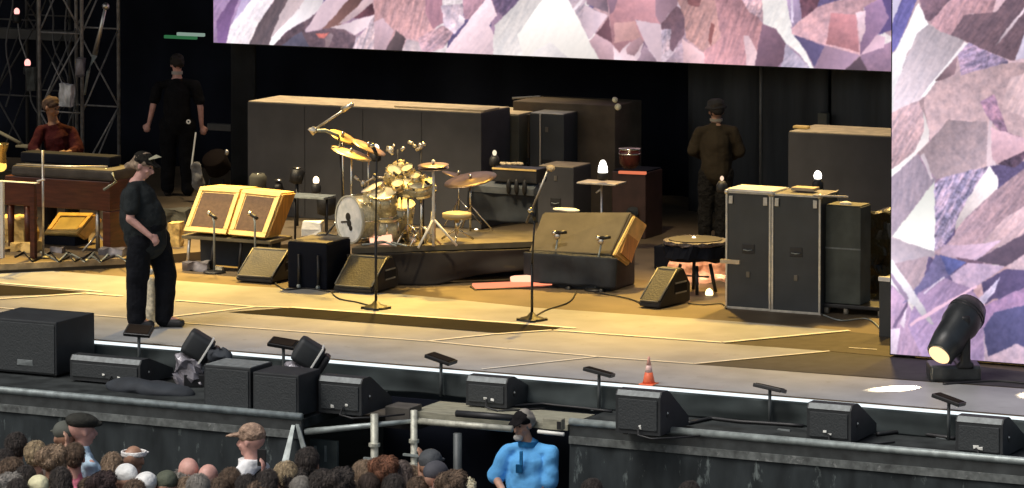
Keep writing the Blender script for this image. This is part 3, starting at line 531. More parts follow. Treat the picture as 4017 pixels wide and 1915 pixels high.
# cables and bits lying along the skirt
def cable(pts, r, label, z=DZ, m=M_blkp, sag=.0):
    q = [pz(u, v, z) for u, v in pts]; o = q[0]; out = []
    for a, b in zip(q, q[1:]):
        for k in range(5): c = a.lerp(b, k/5); out.append((c.x-o.x, c.y-o.y+.02*noise.noise(c*3), r))
    out.append((q[-1].x-o.x, q[-1].y-o.y, r)); mb = MB(); mb.tube(out, r, 6); return solo('cable', mb, m, label, 'cable', (o.x, o.y, z), smooth=True)
cable([(2700, 1668), (2790, 1648), (2900, 1662), (3150, 1678)], .018, 'black cable lying on the pit deck right of the speaker below the cone')
cable([(3440, 1712), (3540, 1700), (3745, 1728)], .02, 'thick black cable between the two rightmost pit speakers')
cable([(2000, 1600), (2130, 1590), (2400, 1620)], .014, 'thin black cable on the pit deck right of the gangway speaker')
for u, v, lab in ((2345, 1612, 'small pale cable tie lying left of the speaker below the cone'), (2850, 1652, 'small pale tape scrap on the deck right of the speaker below the cone'), (3700, 1722, 'small pale tape scrap left of the rightmost pit speaker'), (3075, 1690, 'small pale tape scrap left of the speaker between footlights')):
    p = pz(u, v, DZ); mb = MB(); mb.box(-.06, .06, -.02, .02, .003, .012).jitter(.01, 20); solo('tape_scrap', mb, M_lip, lab, 'scrap', p)
p = pz(2875, 1713, DZ); mb = MB(); mb.box(-.07, .07, -.04, .04, 0, .03, .01).jitter(.01, 12); solo('dark_pouch', mb, M_blkp, 'small black pouch on the front edge of the right pit deck', 'pouch', p)
p = pz(650, 1515, DZ); mb = MB(); mb.ball((0, 0, 0), 1, (.5, .2, .09), sub=3).jitter(.05, 4); solo('folded_cover', mb, M_navy, 'dark heaped cover lying left of the tall subwoofers', 'cover', (p.x, p.y-.3, DZ+.02), smooth=True)
# orange cone
p = pz(2545, 1508); t = thing('traffic_cone', 'small orange and white cone standing near the stage edge', 'cone', p)
mb = MB(); mb.lathe([(.060, .01), (.047, .065), (.036, .115)], 20); part('cone_body', mb, M_orange, t, True)
mb = MB(); mb.lathe([(.036, .115), (.024, .18)], 20); part('reflective_band', mb, mat('pale cone band', (.85, .55, .48), .4), t, True)
mb = MB(); mb.lathe([(.024, .18), (.013, .235), (.010, .26)], 20); part('cone_tip', mb, mat('faded cone tip', (.85, .42, .32), .5), t, True)
mb = MB(); mb.box(-.072, .072, -.072, .072, 0, .012, .005); part('foot', mb, M_orange, t)

# moving head spotlight on the floor
def moving_head(p, label, s=1., power=900, tgt=None, sz=14, tilt=34):
    t = thing('moving_head_spotlight', label, 'spotlight', p, YAW)
    mb = MB(); mb.box(-.24*s, .22*s, -.17*s, .17*s, .0, .15*s, .03); part('base', mb, mat('scuffed black base', (.03, .033, .033), .35, var=.5, scale=9, wear=((.2, .2, .19), 7, .66)), t)
    mb = MB(); mb.box(.03*s, .12*s, -.2*s, -.14*s, .13*s, .60*s, .02); mb.box(.03*s, .12*s, .14*s, .2*s, .13*s, .60*s, .02); mb.box(.0*s, .15*s, -.2*s, .2*s, .12*s, .18*s, .015)
    me = voxel(mb, 'yoke', .014, 2); link('yoke', me, M_blk, t)
    hd = bpy.data.objects.new('head', None); 
    m = Matrix.Translation((.075*s, 0, .545*s)) @ Matrix.Rotation(RAD(50), 4, 'Z') @ Matrix.Rotation(RAD(180+54), 4, 'Y')
    mb = MB(); mb.lathe([(.08*s, -.19*s), (.14*s, -.17*s), (.172*s, -.08*s), (.172*s, .08*s), (.155*s, .14*s), (.150*s, .30*s), (.125*s, .46*s), (.108*s, .47*s)], 24, m)
    hd = part('head', mb, mat('satin black shell', (.022, .026, .028), .38, var=.4, scale=8), t, True)
    mb = MB(); mb.box(-.145*s, -.172*s, -.07*s, .07*s, -.06*s, .40*s, .003); mb.bm.transform(m @ Matrix.Rotation(RAD(-18), 4, 'Z')); part('panel', mb, mat('grey head panel', (.085, .095, .095), .45), hd)
    for k in range(2):
        mb = MB(); mb.lathe([(.176*s, 0), (.176*s, .012*s)], 24, m @ Matrix.Translation((0, 0, (-.07+.03*k)*s))); part('fin', mb, M_blk, hd, True)
    mb = MB(); mb.lathe([(.100*s, .4725*s), (.100*s, .479*s)], 24, m); part('lens', mb, emi('lamp lens', (1, .66, .34), 1.5), hd)
    for k, (x, y) in enumerate(((-.2, -.14), (.18, -.14))):
        mb = MB(); mb.lathe([(.025*s, -.005), (.025*s, .02)], 10, Matrix.Translation((x*s, y*s, 0))); part('foot', mb, M_blkp, t)
    R = Matrix.Rotation(YAW, 4, 'Z'); lp = Vector(p)+(R @ (m @ Vector((0, 0, .50*s))))
    if tgt is not None: spot(lp, tgt, power, sz, (1, .80, .50), .35, .03)
p = pz(3745, 1488)
moving_head(p, 'big black moving head spotlight on the floor before the side screen, lens glowing', 1.05, 900, pz(3537, 1524), 30)
p = pz(4120, 1520); spot((p.x-.05, p.y, .7), pz(4062, 1552), 300, 22, (1, .80, .50), .35, .03)

# ------------------------------------------------------------------ backline
def ubox(name, label, cat, u0, u1, vt, vb, depth, m, top=None, edges=None, z=0., group=None, side=None, bev=.012):
    p = pz(u0, vb, z); q = py(u1, vb, p.y); h = py(u0, vt, p.y).z-z; w = q.x-p.x
    t = thing(name, label, cat, (p.x, p.y, z), 0, group)
    mb = MB(); mb.box(0, w, 0, depth, 0, h, bev); part('body', mb, m, t)
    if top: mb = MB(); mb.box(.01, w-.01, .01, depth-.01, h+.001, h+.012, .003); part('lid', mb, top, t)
    if edges:
        r = .010
        for x, y in ((0, 0), (w, 0), (w, depth)):
            mb = MB(); mb.box(x-r, x+r, y-r, y+r, -.002, h+.016); part('corner_rail', mb, edges, t)
        for z_ in (.012, h): mb = MB(); mb.box(r, w-r, -r, r*.4, z_-r, z_+r); part('edge_rail', mb, edges, t)
        mb = MB(); mb.box(w-r*.4, w+r, r, depth-r, h-r, h+r); part('edge_rail', mb, edges, t)
    return t, w, h
t, w, h = ubox('equipment_riser', 'long low charcoal case wall with lamplit tan top behind the drum kit', 'case wall', 972, 1888, 400, 842, .8, M_case, M_casetop)
for k in range(1, 4): mb = MB(); mb.box(w*k/4-.003, w*k/4+.003, -.004, .004, .03, h-.02); part('joint', mb, M_blk, t)
mb = MB(); mb.box(w*.62, w*1.0, .1, .5, h+.014, h+.03).jitter(.01, 2); part('cover', mb, M_casetop, t)
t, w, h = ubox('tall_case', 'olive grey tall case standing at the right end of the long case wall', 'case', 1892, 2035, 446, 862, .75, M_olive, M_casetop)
ubox('tall_case', 'narrow dark brown tall case between the olive case and the railed case', 'case', 2037, 2076, 448, 860, .75, M_brown, None)
t, w, h = ubox('tall_case', 'dark tall case with pale steel corner rail, right of the narrow brown case', 'case', 2078, 2212, 445, 872, .6, M_case2, M_alu)
mb = MB(); mb.box(w*.30, w*.335, -.016, .01, 0, h); part('corner_rail', mb, M_alu, t)
ubox('covered_cabinet', 'large brown cloth covered cabinet standing behind the railed tall case', 'cabinet', 2012, 2412, 396, 850, .8, M_brown, None)
t, w, h = ubox('keyboard_case', 'dark case with a pale top edge directly right of the keyboard', 'case', 2110, 2250, 652, 925, .5, M_case, M_casetop)
for u, v, r, lab in ((2412, 392, .035, 'small pale bulb on the upper right corner of the brown covered cabinet'), (2424, 420, .042, 'larger pale bulb hanging beside the brown covered cabinet')):
    p = py(u, v, 9.3); mb = MB(); mb.ball((0, 0, 0), r); solo('globe_lamp', mb, mat('frosted globe', (.75, .72, .5), .3), lab, 'bulb', p, smooth=True, group='pale bulbs on the brown cabinet')
p = py(2010, 385, 9.6); mb = MB(); mb.tube([(0, 0, 0), (.13, .02, .01), (.33, .03, .03), (.36, .03, .03)], .013, 6); solo('folded_stand', mb, M_alu, 'folded pale metal stand lying on top of the brown covered cabinet', 'stand', p)
# cymbal and amp shelf right of the brown cabinet
p = pz(2405, 930); t, w, h = ubox('amp_cabinet', 'dark reddish amplifier cabinet with a glowing red top right of the brown cabinet', 'amplifier', 2400, 2532, 672, 930, .5, mat('oxblood cabinet', (.040, .018, .014), .5, var=.4, scale=6))
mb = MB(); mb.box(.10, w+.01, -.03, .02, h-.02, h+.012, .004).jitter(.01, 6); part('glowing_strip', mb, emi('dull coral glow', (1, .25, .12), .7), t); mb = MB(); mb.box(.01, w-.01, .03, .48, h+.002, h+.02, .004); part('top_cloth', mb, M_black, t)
mb = MB(); mb.ball((w*.62, -.02, h*.35), .09, (1, .4, 1.2)).jitter(.03, 20); part('hanging_cable', mb, M_navy, t)
p = py(2470, 640, 7.9); t = thing('round_drum_pot', 'dark round pot with two bright steel bands above the red glowing strip', 'drum', p)
mb = MB(); mb.lathe([(.07, -.06), (.12, 0), (.125, .10), (.125, .16)], 24); part('bowl', mb, mat('dark red lacquer', (.06, .012, .010), .25), t, True)
for z in (.10, .155): mb = MB(); mb.lathe([(.128, z), (.128, z+.016)], 24); part('band', mb, M_chrome, t, True)
# small tables with lamps (tech stands)
def bulb_lamp(u, v, y, label, r=.04, e=None, cone=False, grp=None):
    p = py(u, v, y); t = thing('stage_lamp_head', label, 'lamp', p, 0, grp)
    mb = MB()
    if cone: mb.lathe([(.055, -.07), (.05, 0), (.03, .06), (.015, .075)], 16)
    else: mb.ball((0, 0, 0), r, (.85, .85, 1.15))
    part('bulb', mb, e or E_bulb, t, True)
    mb = MB(); mb.lathe([(.05, -.15), (.06, -.13), (.06, -.07), (.035, -.03)], 16); part('socket', mb, M_blkp, t, True)
    return t
bulb_lamp(2365, 655, 6.6, 'conical white lamp on the small stand behind the tilted amplifier', cone=True, e=E_white)
bulb_lamp(3208, 690, 5.4, 'round white lamp on top of the road case pair', .05, e=E_white)
bulb_lamp(1240, 708, 8.4, 'warm round lamp left of the drum kit, behind the tweed amplifiers', .045)
bulb_lamp(1940, 600, 7.6, 'pale round lamp beside the keyboard, above the big dark cymbal', .03, e=emi('dim bulb', (1, .85, .6), 1.0))
bulb_lamp(1475, 582, 7.3, 'bright warm lamp between the tilted crash cymbals', .045)
bulb_lamp(1868, 912, 6.3, 'round warm lamp on the drum riser near the tripod stand', .04)
bulb_lamp(2722, 938, 5.6, 'small warm lamp on the rim of the round percussion table', .03)
bulb_lamp(2832, 700, 6.2, 'small warm lamp behind the man in the brown shirt', .025, e=emi('dim bulb2', (1, .7, .5), 1.0))
for nm, u, v, y, w_, lab in (('side_table', 2360, 716, 6.7, .48, 'thin topped stand holding the conical lamp behind the tilted amplifier'),):
    p = py(u, v, y); t = thing(nm, lab, 'stand', (p.x, p.y, 0)); mb = MB(); mb.box(-w_/2, w_/2, -.15, .15, p.z-.012, p.z+.008, .004); part('table_top', mb, M_alu, t)
    mb = MB(); mb.tube([(0, 0, .05), (0, 0, p.z-.01)], .014, 8); part('pole', mb, M_alu, t, True)
    for a in range(3): mb = MB(); mb.tube([(0, 0, .25), (.25*math.cos(a*2.1), .25*math.sin(a*2.1), .01)], .01, 6); part('leg', mb, M_alu, t, True)
    mb = MB(); mb.tube([(-.06, -.02, p.z-.12), (.0, 0, p.z-.07)], .012, 6); part('clamp', mb, M_alu, t, True)

# slanted amplifiers
def slab(name, label, cat, BL, BR, TR, TL, dv, body, front, frame, grp=None, splits=1, inset=.075, sidem=None):
    o = BL; v = [Vector(x)-o for x in (BL, BR, TR, TL)]; dv = Vector(dv); n = (v[1]-v[0]).cross(v[3]-v[0]).normalized()
    t = thing(name, label, cat, o, 0, grp); mb = MB(); fs = mb.hexa([*v, *[x+dv for x in v]])
    bmesh.ops.bevel(mb.bm, geom=list(mb.bm.edges), offset=.02, segments=2, affect='EDGES'); part('cabinet', mb, body, t)
    L = lambda a, b, s: a.lerp(b, s)
    wv = (v[1]-v[0]).length; hv = (v[3]-v[0]).length; a = inset/wv*1.0; b = inset/hv
    def q(s, r): return L(L(v[0], v[1], s), L(v[3], v[2], s), r)
    c = [q(a, b), q(1-a, b), q(1-a, 1-b), q(a, 1-b)]; mb = MB(); mb.hexa([x+n*.004 for x in c]+[x-n*.03 for x in c]); part('grille', mb, front, t)
    for s0, s1, r0, r1 in ((0, 1, 0, b*.8), (0, 1, 1-b*.8, 1), (0, a*.8, b*.8, 1-b*.8), (1-a*.8, 1, b*.8, 1-b*.8)):
        if frame:
            c = [q(s0+.02, r0+.01), q(s1-.02 if s1 == 1 else s1, r0+.01), q(s1-.02 if s1 == 1 else s1, r1-.01 if r1 == 1 else r1), q(s0+.02, r1-.01 if r1 == 1 else r1)]; mb = MB(); mb.hexa([x+n*.014 for x in c]+[x-n*.01 for x in c]); part('frame_rail', mb, frame, t)
    if sidem:
        x = [v[1]+dv*.06, v[1]+dv*.94, v[2]+dv*.94, v[2]+dv*.06]; cc = sum(x, Vector())/4; x = [cc+(y-cc)*.9 for y in x]; m_ = Vector((1, 0, 0))
        mb = MB(); mb.hexa([y+m_*.006 for y in x]+[y-m_*.01 for y in x]); part('side_panel', mb, sidem, t)
    return t
ya = pz(730, 1000, .3).y
Yb = pz(735, 1062).y; 
def qy(u, v, y): return py(u, v, y)
y0 = Yb+.10; y1 = y0+.36
slab('tweed_amplifier', 'left of the two tilted yellow tweed amplifiers with brown grilles', 'amplifier', qy(718, 908, y0), qy(890, 922, y0), qy(948, 742, y1), qy(785, 732, y1), (.0, .42, -.02), M_tweed, M_gcloth, M_tweed, 'tilted tweed amplifiers')
slab('tweed_amplifier', 'right of the two tilted yellow tweed amplifiers, beside the black draped cube', 'amplifier', qy(893, 922, y0), qy(1042, 936, y0), qy(1108, 758, y1), qy(952, 742, y1), (.0, .34, -.02), M_tweed, M_gcloth, M_tweed, 'tilted tweed amplifiers', sidem=M_tweedd)
# tilting stand under them
t = thing('amplifier_stand', 'low dark trestle carrying the two tweed amplifiers', 'stand', qy(718, 1060, y0)*1); o = t.location.copy()
zb = qy(718, 914, y0).z; xr = qy(1045, 936, y0).x-o.x
mb = MB(); mb.box(-.02, xr+.05, 0, .5, zb-.05, zb-.012, .005); part('tray', mb, mat('dusty olive tray', (.14, .12, .07), .6), t)
for x in (.04, xr*.33, xr*.66, xr): mb = MB(); mb.tube([(x, .02, 0), (x+.03, .03, zb-.04)], .018, 8); part('leg', mb, M_alu if x in (.04,) else M_blk, t, True)
mb = MB(); mb.box(.05, xr, .3, .33, .02, zb-.06).jitter(.03, 5); part('back_cloth', mb, M_navy, t)
def mic(t, p, d, L=.16, m=None):
    p = Vector(p); d = Vector(d).normalized(); mb = MB(); mb.tube([p, p+d*L], .018, 10, .022); part('microphone', mb, m or M_alu, t, True); mb = MB(); mb.ball(p+d*(L+.02), .03); part('microphone_head', mb, M_chrome, t, True)
for u, v, lab in ((840, 850, 'short mic stand in front of the left tweed amplifier'), (1000, 850, 'short mic stand in front of the right tweed amplifier')):
    p = py(u, v, y0-.12); t = thing('mic_stand', lab, 'mic stand', (p.x, p.y, 0), 0, 'short mic stands before the tweed amplifiers')
    mb = MB(); mb.tube([(0, 0, .02), (0, 0, p.z-.06), (-.03, .02, p.z)], .012, 8); part('pole', mb, M_steel, t, True); mic(t, (.03, 0, p.z-.02), (-.9, .3, .35), .11, M_blk)
    mb = MB(); mb.lathe([(.13, 0), (.12, .02), (.03, .03)], 20); part('base', mb, M_blk, t, True)
# tilted twin amplifier with amber side on its flight case
ys = pz(2090, 1128).y
y0 = ys+.1; y1 = y0+.40
slab('tilted_amplifier', 'wide tilted amplifier with plain olive brown cloth front and amber wood side', 'amplifier', qy(2072, 990, y0), qy(2398, 1006, y0), qy(2478, 832, y1), qy(2128, 832, y1), (0, .33, -.14), M_gcl2, M_gcl2, None, inset=.03, sidem=None)
a0, a1, a2, a3 = qy(2402, 1002, y0), qy(2402, 1002, y0)+Vector((.0, .36, -.16)), qy(2482, 846, y1)+Vector((0, .33, -.14)), qy(2482, 846, y1)
t = thing('amber_side_panel', 'tall amber veneer panel leaning against the right side of the olive fronted amplifier', 'panel', a0); o = a0
mb = MB(); q = [x-o for x in (a0, a1, a2, a3)]; X = Vector((.03, 0, 0)); mb.hexa([x+X for x in q]+[x-X*.3 for x in q]); bmesh.ops.bevel(mb.bm, geom=list(mb.bm.edges), offset=.012, segments=2, affect='EDGES'); part('frame', mb, M_tweed, t)
cc = sum(q, Vector())/4; q = [cc+Vector((0, (x-cc).y*.74, (x-cc).z*.86)) for x in q]; mb = MB(); mb.hexa([x+X*1.15 for x in q]+[x+X*.6 for x in q]); part('veneer', mb, M_tweedd, t)
p = qy(2222, 823, y1+.18); mb = MB(); mb.ball((0, 0, 0), 1, (.16, .10, .022), sub=3).jitter(.01, 7); solo('white_towel', mb, M_white, 'folded white towel on top of the olive fronted tilted amplifier', 'towel', p, smooth=True)
t, w, h = ubox('dark_base_case', 'dark cloth wrapped base case under the olive fronted tilted amplifier', 'case', 2078, 2400, 985, 1122, .62, M_navy, bev=.03)
for x in (.1, w*.5, w-.1):
    mb = MB(); mb.lathe([(.035, 0), (.035, .05)], 12, Matrix.Translation((x, -.03, -.0)) @ Matrix.Rotation(RAD(90), 4, 'X')); part('wheel', mb, M_blkp, t, True)
c = curtain('draped_cloth', (-.05, -.05), (w+.08, -.05), .05, h*.98, .045, .5, M_navy, 31, parent=t)
for u0, v0, u1, v1, lab in ((2190, 905, 2178, 1095, 'short mic stand at the left before the olive fronted amplifier'), (2362, 925, 2345, 1110, 'short mic stand at the right before the olive fronted amplifier')):
    b = pz(u1-10, v1+30); p = py(u0, v0, b.y); t = thing('mic_stand', lab, 'mic stand', b, 0, 'short mic stands before the olive fronted amplifier')
    mb = MB(); mb.tube([(0, 0, .02), (.02, 0, (p.z)*.5), (p.x-b.x, 0, p.z-.05)], .011, 8); part('pole', mb, M_steel, t, True)
    mic(t, (p.x-b.x+.10, 0, p.z-.01), (-.95, -.1, -.12), .12, M_blk); mb = MB(); mb.ball((p.x-b.x-.01, -.01, p.z-.06), .04, (1, .6, 1)); part('clip', mb, M_alu, t, True)
    mb = MB(); mb.lathe([(.12, 0), (.11, .02), (.03, .03)], 20); part('base', mb, M_blk, t, True)
p = pz(2415, 1108); mb = MB(); mb.tube([(0, 0, 0), (0, 0, .2), (.03, 0, .26)], .02, 8); mb.ball((0, 0, .14), .045).jitter(.012, 30); solo('floor_connector', mb, M_foil, 'small silver connector box at the right foot of the dark base case', 'connector', p)
# glowing coral light bar on the floor
p = pz(1862, 1140); q = pz(2215, 1128); t = thing('light_bar', 'low coral red glowing light bar on the floor left of the dark base case', 'light bar', p, math.atan2(q.y-p.y, q.x-p.x)); L = (q-p).length
mb = MB(); mb.box(0, L, 0, .25, 0, .015, .005); part('housing', mb, M_blk, t)
mb = MB(); mb.box(.02, L*.93, .03, .22, .016, .05, .015).jitter(.02, 4); part('diffuser', mb, E_coral, t)
mb = MB(); mb.box(L*.45, L*.98, .10, .27, .045, .12, .02).jitter(.03, 6); part('diffuser', mb, E_coral2, t)
# keyboard on stand behind
yk = 6.9
a = py(1945, 655, yk); b = py(2235, 652, yk); t = thing('stage_keyboard', 'slate keyboard on a dark draped stand between drum kit and olive fronted amplifier', 'keyboard', (a.x, yk, .45)); W_ = b.x-a.x; H_ = a.z-.45; W2 = py(2112, 700, yk).x-a.x
mb = MB(); mb.box(-.02, W2, -.05, .22, H_-.16, H_, .01); part('keyboard_body', mb, M_blkp, t)
mb = MB(); mb.prism([(-.10, H_-.29), (-.10, H_-.22), (.06, H_-.15), (.06, H_-.29)], -.30, W2-.02).jitter(.02, 4); part('lower_shell', mb, M_kbd, t)
mb = MB(); mb.box(-.02, W2, -.06, -.05, H_-.02, H_); part('edge_trim', mb, M_tweed, t)
for k in range(3):
    mb = MB(); mb.ball((W2*.42+.10*k, -.13, H_-.20), .05, (.6, .5, 1.9)); part('hanging_glove', mb, M_blk, t, True)
curtain('draped_cloth', (-.32, -.08), (W2, -.08), 0, H_-.28, .03, .4, M_navy, 44, parent=t)
p0 = py(2150, 665, yk-.15); p1 = py(2065, 875, yk-.15); mb = MB(); mb.tube([(0, 0, 0), p1-p0], .014, 8); mb.ball((0, 0, 0), .01); solo('boom_pole', mb, M_alu, 'pale slanting boom pole right of the keyboard', 'pole', p0, smooth=True)
p = py(2160, 660, yk-.16); mb = MB(); mb.ball((0, 0, 0), .05, (1.1, .8, .8)); solo('clamp_lamp', mb, M_casetop, 'pale round clamp at the top of the slanting boom pole', 'clamp', p, smooth=True)
for k in range(4):
    p = py(1975+22*k, 642, yk+.1); mb = MB(); mb.ball((0, 0, 0), .035, (1.3, .8, .6)).jitter(.01, 30); solo('keyboard_gadget', mb, M_casetop, ('leftmost', 'second from left', 'third from left', 'rightmost')[k]+' of the four small tan gadgets on the slate keyboard', 'gadget', p, group='small gadgets on the keyboard', smooth=True)

# wedge monitors on the stage floor
def wedge(p, w, d, h, rz, label, back=.0):
    t = thing('wedge_monitor', label, 'monitor speaker', p, rz, 'black wedge monitors on the stage')
    prof = [(0, .015), (0, .06), (d*.62, h), (d*.78, h), (d, h*.55), (d, .015)]
    mb = MB(); mb.prism(prof, 0, w); bmesh.ops.bevel(mb.bm, geom=list(mb.bm.edges), offset=.012, segments=2, affect='EDGES'); part('cabinet', mb, M_blkp, t)
    sl = Vector((0, d*.62, h-.06)); n = Vector((0, -(h-.06), d*.62)).normalized(); a = Vector((.025, 0, .06))+sl*.06; b = Vector((w-.025, 0, .06))+sl*.06
    mb = MB(); mb.hexa([x+n*.012 for x in (a, b, b+sl*.88, a+sl*.88)]+[x-n*.01 for x in (a, b, b+sl*.88, a+sl*.88)]); part('grille', mb, mat('olive steel grille', (.050, .049, .040), .6, var=.15, scale=50, bump=.3), t)
    for q0, q1 in ((a-Vector((.012, 0, 0)), a-Vector((.012, 0, 0))+sl*.9), (b+Vector((.012, 0, 0)), b+Vector((.012, 0, 0))+sl*.9), (a+sl*.9, b+sl*.9), (a-sl*.03, b-sl*.03)):
        mb = MB(); mb.tube([q0+n*.012, q1+n*.012], .0085, 6); part('grille_edge', mb, mat('pale grille edge', (.24, .23, .18), .5), t, True)
    for z0 in (.32, .60):
        mb = MB(); mb.box(w-.002, w+.006, d*.50, d*.86, h*z0, h*z0+.016); part('handle_slot', mb, mat('pale handle lip', (.30, .29, .24), .5), t)
    mb = MB(); mb.box(w-.002, w+.003, d*.48, d*.88, h*.34, h*.60); part('handle_recess', mb, mat('deep black', (.004, .004, .004), .9), t)
    return t
wedge(pz(925, 1106), .46, .62, .33, 0, 'black wedge monitor left of the draped cube, before the tweed amplifiers')
wedge(pz(1308, 1146), .47, .62, .36, 0, 'black wedge monitor before the drum riser skirt, nearest the centre mic base')
wedge(pz(2505, 1206), .26, .62, .38, RAD(-8), 'black wedge monitor with side handle slots, left of the percussion table')
# cloth covered cube before the drum riser
t, w, h = ubox('draped_cube', 'black cloth draped cube table between the two left wedge monitors', 'cube table', 1128, 1282, 948, 1128, .55, M_black, mat('dusty cube top', (.10, .09, .07), .7), bev=.02)
for x in (.16, w*.82): mb = MB(); mb.tube([(x, -.03, 0), (x, -.03, h*.75)], .016, 8); part('leg', mb, M_blk, t, True); mb = MB(); mb.ball((x, -.04, .03), .025); part('caster', mb, M_steel, t, True)
# drum riser with a skirt
A = pz(1380, 974, .42); B = pz(2085, 948, .42); C_ = A+Vector((-.35, 1.75, 0)); D_ = B+Vector((.3, 1.0, 0))
t = thing('drum_riser', 'low drum riser with tan deck and black brown cloth skirt', 'riser', (A.x, A.y, 0)); o = t.location
mb = MB(); q = [x-Vector((A.x, A.y, 0)) for x in (A, B, D_, C_)]; mb.hexa([q[0]-Vector((0, 0, .06)), q[1]-Vector((0, 0, .06)), q[1], q[0], q[3]-Vector((0, 0, .06)), q[2]-Vector((0, 0, .06)), q[2], q[3]]); part('deck', mb, M_ply, t)
n = (B-A).normalized(); curtain('skirt', (-.03, -.05), (q[1].x+.15, q[1].y-.04), 0, .355, .07, .75, mat('black brown skirt cloth', (.020, .016, .014), .85, var=.35, scale=2.5, bump=.3), 57, flare=.05, parent=t, hem=lambda f: .13*max(0, min(1, (f-.45)/.35)))
mb = MB(); mb.hexa([(0, .1, 0), (q[1].x, q[1].y+.6, 0), (q[1].x, q[1].y+.6, .35), (0, .1, .35), (q[3].x, q[3].y, 0), (q[2].x, q[2].y, 0), (q[2].x, q[2].y, .35), (q[3].x, q[3].y, .35)]); part('frame', mb, M_black, t)

# ---- right side: percussion table, road cases
def flight(u0, u1, vt, vb, d, label):
    t, w, h = ubox('road_case', label, 'road case', u0, u1, vt, vb, d, M_case2, mat('dusty road case lid', (.15, .14, .12), .6, var=.4, scale=10), M_alu, group='tall road cases')
    for x in (.05, w-.05):
        mb = MB(); mb.box(x-.022, x+.022, -.02, -.012, h-.12, h-.04, .003).jitter(.006, 20); part('latch', mb, M_alu, t)
    for x in (.0, w): mb = MB(); mb.ball((x, 0, h), .03); part('ball_corner', mb, M_alu, t, True)
    mb = MB(); mb.box(-.02, w+.02, -.02, .03, -.0, .014); part('base_rail', mb, M_alu, t)
    return t, w, h
flight(2850, 3020, 752, 1208, .5, 'left of the two tall aluminium edged road cases')
flight(3030, 3215, 762, 1222, .5, 'right of the two tall aluminium edged road cases')
p = py(2900, 748, 4.75); mb = MB(); mb.box(-.1, .42, -.1, .3, 0, .03, .014).jitter(.008, 6); solo('white_cloth_stack', mb, M_white, 'flat white cloth stack on the left tall road case', 'cloth', p)
p = py(3150, 748, 4.9); mb = MB(); mb.box(-.12, .14, -.05, .12, 0, .035, .01); solo('small_laptop', mb, M_casetop, 'small tan box lying on the right tall road case', 'box', p)
p0 = py(3225, 770, 4.6); mb = MB(); mb.tube([(-.1, 0, 0), (.25, .1, -.005)], .012, 6); solo('protruding_rod', mb, M_alu, 'thin pale rod sticking out right from the road case tops', 'rod', p0)
p0 = py(2835, 1025, 4.5); mb = MB(); mb.box(-.02, .20, -.03, .0, -.02, .025, .008); solo('pale_tape_tab', mb, M_casetop, 'pale tape tab across the left edge of the left road case', 'tab', p0)
t, w, h = ubox('rack_case', 'green grey rack case on wheels right of the tall road cases', 'road case', 3236, 3375, 806, 1188, .30, mat('green grey cover', (.062, .072, .062), .75, var=.3, scale=5, wear=((.12, .12, .10), 9, .68)), mat('dusty olive top', (.10, .10, .08), .7), z=.11)
mb = MB(); mb.box(w*.0, w, -.006, .0, h*.56, h*.575); part('joint', mb, M_lip, t)
mb = MB(); mb.box(-.05, w+.34, -.02, .5, -.045, -.003, .01); part('dolly_board', mb, M_blkp, t)
for x in (.02, w+.22, w*.6): mb = MB(); mb.lathe([(.042, -.02), (.042, .02)], 14, Matrix.Translation((x, .02, -.075)) @ Matrix.Rotation(RAD(90), 4, 'Y')); part('wheel', mb, mat('grey rubber wheel', (.22, .2, .16), .6), t, True)
p = py(3318, 800, pz(3236, 1188, .11).y+.1); mb = MB(); mb.ball((0, 0, 0), 1, (.07, .05, .03)); solo('cloth_pad', mb, M_white, 'small white crumpled pad on top of the green grey rack case', 'pad', p, smooth=True)
p = pz(3440, 1200); mb = MB()
bmesh.ops.create_cube(mb.bm, size=1, matrix=Matrix.Translation((-.02, .3, .5)) @ Matrix.Diagonal((.30, .35, .92, 1))); bmesh.ops.subdivide_edges(mb.bm, edges=mb.bm.edges, cuts=9, use_grid_fill=True); mb.jitter(.07, 7)
solo('cable_heap', mb, mat('glossy black cable mass', (.008, .010, .010), .35, var=.8, scale=30, bump=.5, wear=((.10, .11, .10), 18, .66)), 'tall tangled mass of black cables right of the green grey rack case', 'cables', p)
t, w, h = ubox('slim_case', 'slim dark case standing against the left edge of the side screen', 'case', 3447, 3497, 1092, 1322, .35, M_case2)
mb = MB(); mb.box(0, w, -.01, .05, h-.03, h+.02, .01).jitter(.012, 12); part('taped_corner', mb, M_white, t)
t, w, h = ubox('speaker_wall', 'tall charcoal rear speaker cabinet with lamplit top behind the road cases', 'speaker cabinet', 3090, 3520, 518, 1050, .8, M_case, M_casetop)
p = py(3135, 505, 8.0); mb = MB(); mb.box(-.08, .10, 0, .1, 0, .03, .01); solo('small_tool', mb, M_tweed, 'small yellow tool lying on the charcoal rear speaker cabinet', 'tool', p)
# round percussion table
p = pz(2735, 1165); c = py(2728, 945, p.y+.25); t = thing('percussion_table', 'round dark percussion table with fringed rim, left of the road cases', 'percussion table', (c.x, c.y, 0)); z = c.z
mb = MB(); mb.lathe([(.33, z-.03), (.345, z-.02), (.345, z+.01), (.31, z+.015)], 40).jitter(.014, 30); part('rim', mb, mat('speckled rim', (.085, .072, .075), .6, var=.9, scale=60), t)
mb = MB(); mb.lathe([(.28, z-.20), (.33, z-.16), (.34, z-.035)], 40).jitter(.05, 8); part('drum_body', mb, M_black, t); mb = MB(); mb.lathe([(.29, z+.012), (.29, z+.024)], 32); part('drum_skin', mb, mat('dark drum skin', (.02, .017, .017), .7), t)
for k in range(4): x, y = .2*math.cos(k*1.57+.5), .2*math.sin(k*1.57+.5); mb = MB(); mb.tube([(x*.8, y*.8, z-.25), (x*1.1, y*1.1, .01)], .02, 8); part('leg', mb, M_blk, t, True)
